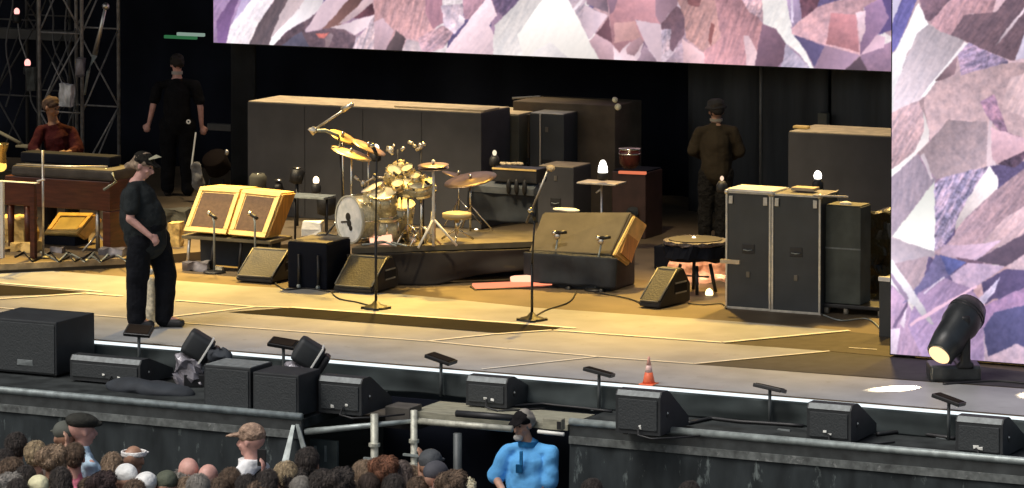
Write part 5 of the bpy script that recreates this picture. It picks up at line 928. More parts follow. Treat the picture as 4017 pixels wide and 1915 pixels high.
def human(name, label, loc, rz, J, skinm, parts, face, vox=.010, hair=None, group=None, tilt=0., belly=0., eyes=True, handL=None, handR=None, handcurl=.7):
    V = {k: Vector(v) for k, v in J.items()}; t = thing(name, label, 'person', loc, rz, group)
    mb = MB(); hm = headmesh(mb, V['head'], face, tilt=tilt)
    up = Vector((0, 1, 0)); mb.cap(V['neck']-Vector((0, 0, .05)), V['head']+Vector((0, 0, -.05)), .062, .055)
    mb.cap(V['chest'], V['neck']-Vector((0, 0, .06)), .13, .08); mb.cap(V['pelvis'], V['chest'], .13, .14, 1.)
    for s in 'LR':
        mb.cap(V['neck']-Vector((0, 0, .07)), V['sh'+s]-Vector((0, 0, .045)), .040, .040); mb.cap(V['sh'+s]-Vector((0, 0, .045)), V['el'+s], .042, .040); mb.cap(V['el'+s], V['wr'+s], .042, .027)
        mb.cap(V['pelvis'], V['hip'+s], .11, .095); mb.cap(V['hip'+s], V['kn'+s], .09, .058); mb.cap(V['kn'+s], V['an'+s], .056, .040); mb.cap(V['an'+s], V['to'+s], .04, .035)
        d = V['ha'+s]-V['wr'+s]; pn = (J.get('palm'+s) or (0, .3, 0)); hand(mb, V['wr'+s], d, pn, max(.15, d.length*1.0), handcurl, 1 if s == 'L' else -1)
    link('body', voxel(mb, 'body', vox, 3), skinm, t)
    if eyes:
        for s in (-1, 1): e = MB(); e.ball(hm @ Vector((.033*s, .085, .012)), .011, sub=1); part('eye', e, mat('eye', (.05, .04, .035), .2), t, True)
    for kind, m, kw in parts:
        mb = MB()
        if kind == 'shirt':
            ea = kw.get('sleeve', .6); b = kw.get('b', 0); fl = kw.get('ease', .022); hz = kw.get('hem', -.05)
            bd = Vector(kw.get('bdir', (0, 0, 0)))
            mb.cap(V['pelvis']+Vector((0, 0, hz)), V['chest'], .15+fl+b*.5, .155+fl); mb.ball((V['pelvis']+V['chest'])*.5+bd*.06-Vector((0, 0, .02)), .16+fl+b, (1, .92, 1.1), sub=3)
            mb.cap(V['chest'], V['neck']-Vector((0, 0, .09)), .15+fl, .085+fl*.5); mb.cap(V['neck']-Vector((0, 0, .08)), V['neck']-Vector((0, 0, .035)), .08, .066)
            for s in 'LR':
                so_ = V['sh'+s]-Vector((0, 0, .035)); mb.cap(V['neck']-Vector((0, 0, .075)), so_, .050+fl*.4, .048+fl*.5); mb.cap(so_, so_.lerp(V['el'+s], min(1, ea)), .052+fl*.5, .060+fl*.7)
                if ea > 1: mb.cap(V['el'+s], V['el'+s].lerp(V['wr'+s], ea-1), .048+fl*.6, .036+fl*.6)
            link('shirt', voxel(mb, 'shirt', max(vox, .012), 2, kw.get('fold', .014), 9), m, t)
        elif kind == 'trousers':
            fl = kw.get('ease', .02)
            mb.cap(V['pelvis']+Vector((0, 0, .05)), V['pelvis']-Vector((0, 0, .06)), .14+fl+kw.get('b', 0), .135+fl)
            for s in 'LR': mb.cap(V['pelvis']-Vector((0, 0, .04)), V['hip'+s], .12+fl, .105+fl); mb.cap(V['hip'+s], V['kn'+s], .10+fl, .070+fl); mb.cap(V['kn'+s], V['an'+s]+Vector((0, 0, .0)), .070+fl, .062+fl)
            link('trousers', voxel(mb, 'trousers', max(vox, .012), 2, .014, 8), m, t)
        elif kind == 'shoes':
            for s in 'LR':
                mb = MB(); a = V['an'+s]; o = V['to'+s]; mb.cap((a.x, a.y, .05), (o.x, o.y, .045), .058, .045); mb.cap((a.x, a.y, .10), (a.x, a.y, .05), .05, .055); mb.box(a.x-.03, a.x+.03, a.y-.03, a.y+.03, 0, .05)
                link('shoe', voxel(mb, 'shoe', .012, 2), m, t)
        elif kind == 'hair':
            mb.ball(hm @ Vector((0, -.022, .045)), .103, (.86, 1.02, .92), (hm.to_3x3()).to_euler(), 3)
            if kw.get('long'): mb.cap(hm @ Vector((0, -.06, .0)), hm @ Vector((0, -.08, -kw['long'])), .085, .06)
            if kw.get('tail'): mb.cap(hm @ Vector((0, -.09, -.02)), hm @ Vector((0, -.16, -.07)), .045, .03)
            me = voxel(mb, 'hair', .012, 1, .018, 22); 
            link('hair', me, m, t)
        elif kind == 'cap':
            mb.ball(hm @ Vector((0, -.01, .062)), .104, (.88, 1.05, .80), (hm.to_3x3()).to_euler(), 3)
            br = kw.get('brim', .1)
            if kw.get('flat'): mb.cap(hm @ Vector((0, -.05, .085)), hm @ Vector((0, .09, .075)), .09, .075, .5, Vector((0, 0, 1)))
            if br: mb.cap(hm @ Vector((-.045, .085, .055)), hm @ Vector((-.035, .085+br, .040)), .03, .028, .4, Vector((0, 0, 1))); mb.cap(hm @ Vector((.045, .085, .055)), hm @ Vector((.035, .085+br, .040)), .03, .028, .4, Vector((0, 0, 1))); mb.cap(hm @ Vector((0, .085, .055)), hm @ Vector((0, .09+br, .043)), .035, .03, .4, Vector((0, 0, 1)))
            link('cap', voxel(mb, 'cap', .011, 2, .004, 12), m, t)
        elif kind == 'feather':
            mb.hexa([hm @ Vector(x) for x in ((.05, .05, .10), (.052, .06, .09), (.05, .17, .16), (.05, .11, .165), (.06, .05, .10), (.062, .06, .09), (.06, .17, .16), (.06, .11, .165))]); part('feather', mb, m, t)
    return t, hm
# 1 the walking man (local frame: +x screen right, +y away from the audience)
p = pz(600, 1288)
J1 = dict(head=(-.085, 0, 1.60), neck=(-.15, 0, 1.48), chest=(-.13, 0, 1.25), pelvis=(-.06, 0, .97), shL=(-.14, .19, 1.40), elL=(-.08, .25, 1.10), wrL=(.06, .18, .92), haL=(.12, .15, .85),
          shR=(-.17, -.19, 1.40), elR=(-.19, -.25, 1.11), wrR=(.005, -.27, .945), haR=(.085, -.255, .87), palmR=(-.3, .3, -.1), hipL=(.03, .09, .86), knL=(.12, .09, .50), anL=(.10, .08, .10), toL=(.26, .04, .05),
          hipR=(-.10, -.09, .86), knR=(-.145, -.08, .50), anR=(-.155, -.05, .10), toR=(-.02, -.06, .05))
human('person', 'man in black tee shirt and cap walking at the front left of the stage', p, YAW, J1, S_pink, [('shirt', cloth('charcoal tee', (.024, .028, .029)), dict(sleeve=.62, b=.035, hem=-.10, ease=.035)), ('trousers', cloth('black trousers', (.009, .010, .013)), dict(ease=.036, b=.02)), ('shoes', M_blkp, {}), ('hair', mat('grey brown hair', (.30, .22, .15), .8, var=.5, scale=30), dict(tail=1)), ('cap', cloth('black cap', (.022, .020, .016), 14, .5), dict(brim=.055)), ('feather', mat('pale feather', (.55, .52, .36), .7), {})], (1, -.30, 0), .009, tilt=RAD(-18), handcurl=1.0)[0].scale = (1.06, 1.06, 1.035)
# 2 man at the rear left, seen from behind
p = pz(697, 768); 
J2 = dict(head=(0, 0, 1.70), neck=(0, 0, 1.55), chest=(0, 0, 1.30), pelvis=(0, 0, 1.0), shL=(-.24, 0, 1.47), elL=(-.31, -.02, 1.17), wrL=(-.37, .03, .93), haL=(-.40, .03, .84), shR=(.24, 0, 1.47), elR=(.30, -.02, 1.15), wrR=(.31, .03, .90), haR=(.335, .03, .80), hipL=(-.11, 0, .90), knL=(-.12, 0, .5), anL=(-.13, 0, .1), toL=(-.14, .15, .05), hipR=(.11, 0, .9), knR=(.12, 0, .5), anR=(.13, 0, .1), toR=(.14, .15, .05))
t, _ = human('person', 'man in black standing with his back turned at the rear left', p, YAW, J2, S_pink, [('shirt', cloth('black tee', (.008, .008, .009)), dict(sleeve=.68, b=.0, ease=.022)), ('trousers', cloth('black jeans', (.006, .006, .007)), dict(ease=.03)), ('shoes', M_blkp, {}), ('hair', mat('dark hair', (.02, .016, .013), .9), {}), ('cap', cloth('black cap', (.012, .011, .010)), dict(brim=.04))], (-.15, 1, 0), .011)
mb = MB(); mb.ring(.055, .072, -.01, .03, 20, Matrix.Translation((0, 0, 1.585))); part('collar', mb, mat('pale neck band', (.42, .38, .34), .8), t)
mb = MB(); mb.ring(.012, .03, -.01, .01, 12, Matrix.Translation((.16, -.20, .98)) @ Matrix.Rotation(RAD(80), 4, 'X')); part('belt_ring', mb, M_wmet, t)
a = py(768, 520, p.y-.1); b = py(750, 660, p.y-.3); mb = MB(); mb.tube([(0, 0, 0), b-a], .012, 6); solo('white_stick', mb, M_wmet, 'thin white stick held by the rear man in black', 'stick', a)
# 3 man in a brown shirt
p = pz(2808, 968)
J3 = dict(head=(.0, 0, 1.58), neck=(0, .0, 1.46), chest=(0, 0, 1.22), pelvis=(0, 0, .93), shL=(-.19, 0, 1.39), elL=(-.27, .02, 1.13), wrL=(-.12, .22, 1.02), haL=(-.04, .28, 1.0), shR=(.20, 0, 1.39), elR=(.27, .03, 1.12), wrR=(.15, .24, 1.0), haR=(.08, .3, .98), hipL=(-.09, 0, .84), knL=(-.12, .02, .47), anL=(-.13, 0, .1), toL=(-.15, .13, .05), hipR=(.09, 0, .84), knR=(.08, .02, .47), anR=(.06, 0, .1), toR=(.07, .14, .05))
t, hm = human('person', 'man in brown shirt and dark cap standing with his back turned at the right', p, YAW, J3, S_tan, [('shirt', cloth('brown shirt', (.036, .028, .018), 4, .12), dict(sleeve=1.8, b=.0, ease=.026)), ('trousers', cloth('dark patterned trousers', (.016, .015, .014), 20, .35), dict(ease=.02)), ('shoes', M_blkp, {}), ('hair', mat('dark hair', (.02, .016, .013), .9), {})], (0, 1, 0), .011)
mb = MB(); mb.lathe([(.125, .045), (.13, .055), (.10, .08), (.095, .13), (.06, .155)], 28, hm @ Matrix.Rotation(RAD(-4), 4, 'Y')); part('hat', mb, cloth('grey felt hat', (.035, .035, .038)), t, True)
mb = MB(); mb.ring(.05, .075, -.015, .015, 20, Matrix.Translation((0, 0, 1.49))); part('collar', mb, mat('pale shirt collar', (.25, .23, .2), .8), t)
# 4 keyboard player half hidden behind the organ
p = pz(215, 900); JS = dict(J2); o = py(200, 455, p.y+.4)
J4 = dict(head=(0, 0, 1.55), neck=(.03, .03, 1.40), chest=(.08, .05, 1.15), pelvis=(.15, .1, .85), shL=(-.12, .05, 1.32), elL=(-.2, -.1, 1.08), wrL=(-.1, -.32, 1.05), haL=(-.05, -.4, 1.05), shR=(.24, .05, 1.30), elR=(.33, -.08, 1.05), wrR=(.22, -.32, 1.05), haR=(.18, -.4, 1.05), hipL=(.05, .1, .8), knL=(.0, -.3, .55), anL=(0, -.25, .1), toL=(0, -.4, .05), hipR=(.25, .1, .8), knR=(.28, -.3, .55), anR=(.28, -.25, .1), toR=(.28, -.4, .05))
human('person', 'musician in dark red shirt bending behind the organ inside the truss legs', tuple(pz(200, 400, 1.62).xy)+(0,), YAW, J4, S_brown, [('shirt', cloth('maroon shirt', (.028, .003, .005)), dict(sleeve=1.6, ease=.02)), ('trousers', cloth('black jeans', (.006, .006, .007)), {}), ('hair', mat('brown rust hair', (.03, .014, .010), .9), {})], (.9, -.5, 0), .012, tilt=RAD(-15))
# 5 the guard in blue
g = pz(2060, 1612, GZ+1.755)
J5 = dict(head=(-.01, -.04, 1.63), neck=(.03, 0, 1.49), chest=(.04, 0, 1.24), pelvis=(.05, 0, .95), shL=(-.17, .02, 1.42), elL=(-.27, -.05, 1.14), wrL=(-.12, -.26, 1.02), haL=(-.04, -.30, 1.0), shR=(.25, -.02, 1.42), elR=(.24, -.08, 1.12), wrR=(.02, -.30, 1.0), haR=(-.07, -.33, .98), palmL=(.1, .3, -.3), palmR=(.1, .3, -.3), hipL=(-.05, 0, .85), knL=(-.06, -.02, .48), anL=(-.06, 0, .1), toL=(-.08, -.14, .05), hipR=(.15, 0, .85), knR=(.15, -.02, .48), anR=(.15, 0, .1), toR=(.16, -.14, .05))
t, hm = human('person', 'security guard in bright blue polo shirt and black cap facing the crowd', (g.x, g.y, GZ), YAW-RAD(14), J5, S_fair, [('shirt', cloth('bright blue polo', (.13, .42, .80), 4, .10), dict(sleeve=.95, b=.03, ease=.035, hem=-.12, fold=.022)), ('trousers', cloth('navy trousers', (.01, .014, .03)), dict(ease=.02)), ('shoes', M_blkp, {}), ('hair', mat('grey hair', (.25, .23, .2), .8), {}), ('cap', cloth('black cap 2', (.010, .009, .010)), dict(brim=.05))], (-.42, -.90, 0), .009, tilt=RAD(-8), handcurl=1.1)
mb = MB(); mb.ball(hm @ Vector((0, .085, -.095)), .042, (1.1, .7, .8)); part('beard', mb, mat('grey white beard', (.5, .48, .45), .9, var=.3, scale=30), t, True)
mb = MB(); mb.ring(.070, .098, 1.435, 1.480, 24, Matrix.Translation((.03, 0, 0))).jitter(.01, 9); part('collar', mb, cloth('mid blue collar', (.03, .19, .42)), t)
mb = MB(); mb.box(.0, .028, -.222, -.19, 1.28, 1.42, .006); part('placket', mb, cloth('mid blue collar', (.03, .19, .42)), t)
mb = MB(); mb.box(-.035, .03, -.225, -.205, 1.22, 1.30, .008); part('radio', mb, cloth('deep blue', (.01, .09, .22)), t)
p0 = (Matrix.Translation((g.x, g.y, GZ)) @ Matrix.Rotation(YAW, 4, 'Z')) @ Vector((-.06, -.36, 1.0)); mb = MB(); mb.ball((0, 0, 0), .045, (1.3, .8, .8)).jitter(.015, 20); solo('crumpled_paper', mb, M_white, 'crumpled white paper in the hands of the guard in blue', 'paper', p0, smooth=True)

# ------------------------------------------------------------------ the crowd in front of the barricade (seen from behind)
CT = {}
def ctemplate(kind):
    if kind in CT: return CT[kind]
    mb = MB(); hm = None
    if kind.startswith('body'):
        hm = headmesh(mb, (0, 0, 1.64), (0, 1, 0), 1.13); mb.cap((0, -.01, 1.45), (0, 0, 1.58), .066, .06); mb.cap((0, 0, 1.0), (0, 0, 1.3), .13, .14); mb.cap((0, 0, 1.3), (0, 0, 1.42), .14, .08)
        for s in (-1, 1):
            mb.cap((0, 0, 1.42), (.19*s, 0, 1.38), .045, .04); mb.cap((0, 0, .95), (.1*s, 0, .85), .11, .09); mb.cap((.1*s, 0, .85), (.11*s, 0, .08), .085, .04); mb.cap((.11*s, 0, .05), (.12*s, .14, .04), .04, .035)
            if kind == 'body_up' and s > 0: mb.cap((.19, 0, 1.37), (.30, .16, 1.45), .042, .042); mb.cap((.30, .16, 1.45), (.24, .26, 1.70), .042, .03); hand(mb, (.24, .26, 1.70), (0, .1, 1), (-1, 0, 0), .16, .5)
            else: mb.cap((.19*s, 0, 1.37), (.25*s, .0, 1.10), .042, .040); mb.cap((.25*s, 0, 1.10), (.22*s, .10, .86), .042, .028); hand(mb, (.22*s, .10, .86), (0, .1, -1), (-s, 0, 0), .16, .5)
        me = voxel(mb, 'body', .011, 2)
    elif kind.startswith('shirt'):
        mb.cap((0, 0, .92), (0, 0, 1.27), .175, .17); mb.cap((0, 0, 1.27), (0, 0, 1.39), .165, .11); mb.cap((0, 0, 1.41), (0, -.005, 1.485), .095, .074)
        for s in (-1, 1):
            mb.cap((0, 0, 1.41), (.185*s, 0, 1.355), .070, .066); e = (.30, .16, 1.45) if kind == 'shirt_up' and s > 0 else (.25*s, 0, 1.10); mb.cap((.185*s, 0, 1.335), Vector((.185*s, 0, 1.335)).lerp(Vector(e), .75), .062, .068)
        me = voxel(mb, 'shirt', .015, 3, .012, 8)
    elif kind == 'trousers':
        mb.cap((0, 0, .98), (0, 0, .9), .15, .15)
        for s in (-1, 1): mb.cap((.09*s, 0, .88), (.11*s, 0, .1), .12, .075)
        me = voxel(mb, 'trousers', .02, 2, .01, 7)
    else:
        c = Vector((0, 0, 1.64)); hm = Matrix.Translation(c)
        if kind in ('short', 'curly', 'long', 'tail'):
            mb.ball((0, -.016, 1.692), .099, (.87, 1.02, .88), sub=3); mb.ball((0, -.05, 1.655), .075, (.95, .8, .9), sub=3)
            if kind == 'long': mb.cap((0, -.05, 1.64), (0, -.07, 1.44), .088, .075)
            if kind == 'curly': [mb.ball((.075*math.cos(k*2.4), -.035+.06*math.sin(k*2.4), 1.63+.022*k/1.8), .055) for k in range(9)]
            if kind == 'tail': mb.cap((0, -.11, 1.67), (0, -.15, 1.52), .04, .025)
            me = voxel(mb, 'hair', .012, 2, .004 if kind != 'curly' else .008, 18)
        elif kind == 'fringe':
            mb.ring(.070, .093, 1.59, 1.655, 26); me = voxel(mb, 'hair', .010, 1, .006, 30)
        elif kind in ('cap', 'capback'):
            d = 1 if kind == 'cap' else -1
            mb.ball((0, -.008, 1.70), .104, (.88, 1.04, .80), sub=3); [mb.cap((x, .085*d, 1.69), (x*.8, .175*d, 1.675), .03, .028, .4, Vector((0, 0, 1))) for x in (-.045, 0, .045)]; me = voxel(mb, 'cap', .010, 2, .003, 14)
        elif kind == 'flat':
            mb.ball((0, 0, 1.715), .118, (.92, 1.12, .52), Euler((RAD(-8), 0, 0)), sub=3); mb.cap((-.03, .1, 1.69), (.03, .1, 1.69), .05, .05, .4, Vector((0, 0, 1))); me = voxel(mb, 'cap', .010, 2, .005, 14)
        elif kind == 'visor': mb.ring(.088, .105, 1.68, 1.72, 26); mb.cap((-.05, .11, 1.69), (.05, .11, 1.69), .045, .045, .3, Vector((0, 0, 1))); me = voxel(mb, 'visor', .009, 1)
        elif kind == 'collar': mb.ring(.062, .115, 1.42, 1.50, 26); mb.cap((-.02, 0, 1.425), (-.16, 0, 1.375), .09, .082); mb.cap((.02, 0, 1.425), (.16, 0, 1.375), .09, .082); me = voxel(mb, 'collar', .012, 2, .006, 12)
    if kind in ('short', 'curly', 'long', 'tail', 'fringe'):      # fine locks laid over the hair mass
        bm = bmesh.new(); bm.from_mesh(me); bm.normal_update(); vs = list(bm.verts); rn = random.Random(len(kind)); up = Vector((0, -.02, 1.80))
        for _ in range(2600 if kind == 'long' else 1900):
            v = rn.choice(vs); n = v.normal.copy(); d = (v.co-up); d -= n*d.dot(n); w = .95 if kind == 'curly' else .35
            d = d.normalized()*(1-w)+Vector((rn.gauss(0, 1), rn.gauss(0, 1), rn.gauss(0, 1)))*w*.6; d -= n*d.dot(n)
            if d.length < .05: continue
            d.normalize(); sd_ = d.cross(n)*rn.uniform(.0014, .003); L = rn.uniform(.018, .045); a = v.co+n*.001; b = a+d*L*.55+n*rn.uniform(.003, .010); c = a+d*L+n*rn.uniform(-.002, .010)
            q = [bm.verts.new(x) for x in (a-sd_, a+sd_, b+sd_, b-sd_, c)]; bm.faces.new(q[:4]); bm.faces.new((q[3], q[2], q[4]))
        bm.to_mesh(me); bm.free()
    if not kind.startswith(('body', 'shirt', 'trous', 'collar')):
        for v in me.vertices: v.co = Vector((0, 0, 1.64))+(v.co-Vector((0, 0, 1.64)))*1.13
    CT[kind] = me; return me
def cmesh(kind, m):
    k = (kind, m.name)
    if k not in CT: me = ctemplate(kind).copy(); me.materials.clear(); me.materials.append(m); CT[k] = me
    return CT[k]
def fan(u, v, ht, turn, sk, hair, hm_, sh, label, up=False, extra=(), phone=False):
    k = ht/1.76; p = pz(u, v, GZ+ht)
    t = thing('person', label, 'person', (p.x, p.y, GZ), YAW+RAD(turn), 'concert crowd before the barricade'); t.scale = (k, k, k)
    def add(nm, kind, m): o = bpy.data.objects.new(nm, cmesh(kind, m)); COL.objects.link(o); o.parent = t; return o
    add('body', 'body_up' if up else 'body', sk); add('shirt', 'shirt_up' if up else 'shirt', sh); add('trousers', 'trousers', C_jeans)
    if hair: add('cap' if hair in ('cap', 'capback', 'flat') else 'hair', hair, hm_)
    for nm, kd, m in extra: add(nm, kd, m)
    if phone:
        h = (t.matrix_world if False else Matrix.Translation(t.location) @ Matrix.Rotation(t.rotation_euler.z, 4, 'Z') @ Matrix.Scale(k, 4)) @ Vector((.22, .29, 1.84))
        mb = MB(); mb.box(-.04, .04, -.006, .006, -.075, .075, .006); solo('phone', mb, M_blk, 'dark phone held up by the fan at '+phone, 'phone', h, t.rotation_euler.z)
C_jeans = cloth('dark jeans', (.02, .025, .04))
H_br = mat('brown hair', (.15, .10, .065), .8, var=.6, scale=26, stretch=(1.6, 1.6, .4), bump=.9); H_dk = mat('near black hair', (.05, .04, .034), .8, var=.6, scale=26, stretch=(1.6, 1.6, .4), bump=.9); H_gr = mat('grey hair', (.42, .40, .37), .8, var=.6, scale=26, stretch=(1.6, 1.6, .4), bump=.9); H_bl = mat('sandy hair', (.46, .35, .21), .8, var=.6, scale=26, stretch=(1.6, 1.6, .4), bump=.9); H_tan = mat('light brown hair', (.30, .21, .135), .8, var=.6, scale=26, stretch=(1.6, 1.6, .4), bump=.9)
K_wh = cloth('white cap', (.75, .75, .72)); K_cr = cloth('cream cap', (.70, .66, .42)); K_gy = cloth('slate cap', (.075, .08, .085)); K_dk = cloth('dark flat cap', (.035, .035, .03)); K_tn = cloth('tan patterned cap', (.32, .22, .16), 20, .5); K_ol = cloth('olive cap', (.10, .11, .08))
T = lambda n, c: cloth(n, c)
fan(322, 1636, 1.86, -60, S_pink, 'flat', K_dk, T('pale blue tee', (.50, .66, .78)), 'man in dark flat cap and pale blue shirt looking right, tallest at the left')
fan(252, 1668, 1.78, 25, S_tan, 'cap', mat('grey green cap', (.08, .085, .07), .8), T('taupe tee', (.32, .28, .24)), 'person in grey green cap just left of the man in pale blue')
fan(62, 1712, 1.72, 10, S_tan, 'short', H_dk, T('ink tee', (.05, .055, .07)), 'dark haired person at the far left, dimly lit')
fan(205, 1762, 1.74, -10, S_tan, 'curly', H_tan, T('brown tee', (.28, .19, .12)), 'person with big curly light brown hair below the grey green cap')
fan(292, 1752, 1.66, 5, S_pink, 'short', H_br, T('pink tee', (.72, .22, .30)), 'person with short brown hair and pink top just below the man in pale blue')
fan(52, 1810, 1.70, -50, S_pink, 'short', H_br, T('tan tee', (.30, .22, .15)), 'pink faced person turned right near the left edge')
fan(140, 1745, 1.68, -5, S_fair, 'short', H_bl, T('tan tee', (.30, .22, .15)), 'sandy haired fan raising one arm at the left', up=True)
fan(152, 1880, 1.64, 0, S_fair, 'cap', K_cr, T('olive tee', (.08, .085, .05)), 'person in pale cream cap at the bottom left')
fan(495, 1836, 1.70, 15, S_fair, 'cap', K_wh, T('white tee', (.7, .7, .7)), 'person in bright white cap, left one of the two white caps')
fan(575, 1868, 1.66, -20, S_fair, 'cap', K_wh, T('white tee', (.7, .7, .7)), 'person in bright white cap and white tee, right one of the two white caps')
fan(525, 1756, 1.70, -12, S_tan, 'visor', T('white visor', (.75, .73, .7)), T('slate tee', (.10, .11, .11)), 'person in white visor above the two white caps')
fan(738, 1803, 1.74, 20, S_pink, 'fringe', H_gr, T('tan tee', (.30, .22, .15)), 'bald man with pink scalp, taller one of the bald pair')
fan(818, 1828, 1.70, -15, S_pink, 'fringe', H_gr, T('grey tee', (.38, .39, .39)), 'bald man with pink scalp, right and lower one of the bald pair')
fan(985, 1677, 1.86, 62, S_pink, 'cap', K_tn, T('black vest', (.015, .015, .015)), 'man in tan patterned cap, white collar and black vest looking left', extra=(('collar', 'collar', T('white collar', (.82, .82, .8))),))
fan(905, 1850, 1.66, -10, S_pink, 'short', H_br, T('ink tee', (.05, .055, .07)), 'fan holding a dark phone left of the man with the white collar', up=True, phone='the left of the white collared man')
fan(1118, 1826, 1.70, 35, S_fair, 'short', H_bl, T('charcoal tee 2', (.04, .04, .042)), 'sandy haired person right behind the man with the white collar')
fan(1050, 1856, 1.68, 0, S_tan, 'long', H_dk, T('black tee 2', (.012, .012, .012)), 'dark long haired person below the man with the white collar')
fan(1205, 1772, 1.80, 5, S_tan, 'short', H_dk, T('ink tee', (.05, .055, .07)), 'dark haired tall person in front of the corner braces')
fan(1268, 1856, 1.68, -55, S_fair, 'long', H_dk, T('grey tee', (.38, .39, .39)), 'pale faced woman with dark hair turned right, below the gate')
fan(1325, 1852, 1.72, 10, S_tan, 'curly', H_dk, T('charcoal tee 2', (.04, .04, .042)), 'person with bushy black hair below the green grey gate')
fan(1425, 1822, 1.72, 15, S_tan, 'short', H_tan, T('brown tee', (.28, .19, .12)), 'light brown haired person left of the tube post')
fan(1505, 1806, 1.76, -20, S_tan, 'curly', mat('auburn hair', (.20, .085, .045), .8, var=.6, scale=26, stretch=(1.6, 1.6, .4), bump=.9), T('rust tee', (.25, .09, .05)), 'person with curly auburn hair between the two tube posts', up=True)
fan(1448, 1872, 1.64, 0, S_brown, 'short', mat('deep brown hair', (.06, .04, .03), .8), T('ink tee', (.05, .055, .07)), 'deep brown haired person lowest between the posts')
fan(1572, 1824, 1.70, 25, S_tan, 'long', mat('ash brown hair', (.17, .13, .11), .8, var=.6, scale=26, stretch=(1.6, 1.6, .4), bump=.9), T('taupe tee', (.32, .28, .24)), 'person with long ash brown hair beside the right tube post')
fan(1690, 1780, 1.80, -15, S_tan, 'cap', K_gy, T('slate tee', (.10, .11, .11)), 'person in slate grey cap, upper one of the two grey caps')
fan(1712, 1826, 1.76, -35, S_fair, 'cap', mat('charcoal violet cap', (.06, .06, .07), .8), T('white tee', (.7, .7, .7)), 'person in charcoal cap, lower one of the two grey caps')
fan(1735, 1872, 1.68, 0, S_pink, 'fringe', H_gr, T('cream tee', (.62, .58, .46)), 'bald man with cream shirt below the two grey caps')
fan(28, 1872, 1.66, 0, S_fair, 'curly', H_gr, T('tan tee', (.30, .22, .15)), 'grey curly haired person in the bottom left corner')
fan(398, 1866, 1.66, 0, S_tan, 'curly', mat('dark plum brown hair', (.05, .03, .028), .8, var=.6, scale=26, stretch=(1.6, 1.6, .4), bump=.9), T('black tee 2', (.012, .012, .012)), 'person with big dark plum brown hair left of the white caps')
fan(655, 1862, 1.66, -10, S_fair, 'cap', K_ol, T('tan tee', (.30, .22, .15)), 'person in olive cap between the white caps and the bald pair')
fan(730, 1886, 1.60, 0, S_tan, 'short', H_tan, T('olive tee', (.08, .085, .05)), 'light brown haired person right under the taller bald man')
fan(860, 1888, 1.60, 0, S_tan, 'long', H_br, T('grey tee', (.38, .39, .39)), 'long brown haired person under the lower bald man')
fan(965, 1876, 1.64, 30, S_tan, 'short', H_dk, T('ink tee', (.05, .055, .07)), 'near black haired person directly under the white collared man')
fan(1180, 1884, 1.62, 0, S_fair, 'short', H_gr, T('grey tee', (.38, .39, .39)), 'grey haired person at the bottom under the corner braces')
fan(1370, 1894, 1.60, 0, S_tan, 'long', H_tan, T('ink tee', (.05, .055, .07)), 'long light brown haired person low under the green grey gate')
fan(1640, 1884, 1.62, 0, S_tan, 'short', H_br, T('black tee 2', (.012, .012, .012)), 'brown haired person low beside the foot of the right tube post')
fan(1808, 1893, 1.60, 0, S_fair, 'curly', mat('pale yellow hair', (.66, .60, .42), .8, var=.4, scale=40), T('cream tee', (.62, .58, .46)), 'pale yellow haired person at the bottom left of the guard')
fan(100, 1842, 1.68, 0, S_tan, 'short', H_dk, T('navy tee', (.02, .03, .07)), 'dark haired person in navy between the left edge and the curly head')
fan(440, 1790, 1.66, 10, S_tan, 'long', H_tan, T('taupe tee', (.32, .28, .24)), 'long light brown haired person between the pale blue man and the visor')
fan(345, 1796, 1.62, -10, S_fair, 'short', H_br, T('grey tee', (.38, .39, .39)), 'short brown haired person directly below the pale blue shoulder') if False else None
fan(2322, 1893, 1.62, 0, S_brown, 'short', H_dk, T('ink tee', (.05, .055, .07)), 'dark haired head just showing at the bottom, right of the guard')
fan(2705, 1903, 1.62, 0, S_brown, 'short', H_dk, T('ink tee', (.05, .055, .07)), 'dark head barely showing at the bottom, farthest right')

# more of the crowd along the bottom edge
_more = [(18, 1776, H_dk, 'short', 'dark short haired person at the left edge above the pink faced one'), (238, 1848, H_dk, 'long', 'dark long haired person between the cream cap and the person in pink'),
 (352, 1886, H_br, 'short', 'brown haired head at the bottom under the person in pink'), (778, 1876, H_gr, 'short', 'grey short haired head under and between the bald pair'), (1152, 1852, H_dk, 'curly', 'curly dark head below the braces of the deck corner'), (1545, 1876, H_dk, 'long', 'dark long haired head under the curly auburn hair'), (1610, 1842, H_tan, 'short', 'light brown short haired head touching the right tube post'), (1775, 1862, H_br, 'curly', 'curly brown head between the bald man and the pale yellow hair'), (70, 1892, H_dk, 'long', 'dark long haired head at the bottom beside the grey curls'), (530, 1896, H_br, 'long', 'brown long haired head under the white caps'), (1015, 1896, H_br, 'curly', 'curly brown head at the bottom beneath the dark long hair')]
for k, (u, v, hm_, hk, lab) in enumerate(_more):
    fan(u, v, (1.64, 1.70, 1.60, 1.74)[k % 4], (0, 15, -20, 8, -8)[k % 5], (S_tan, S_fair, S_pink, S_brown)[k % 4], hk, hm_, T(*(('ink tee', (.05, .055, .07)), ('grey tee', (.38, .39, .39)), ('brown tee', (.28, .19, .12)), ('navy tee', (.02, .03, .07)), ('cream tee', (.62, .58, .46)))[k % 5]), lab)
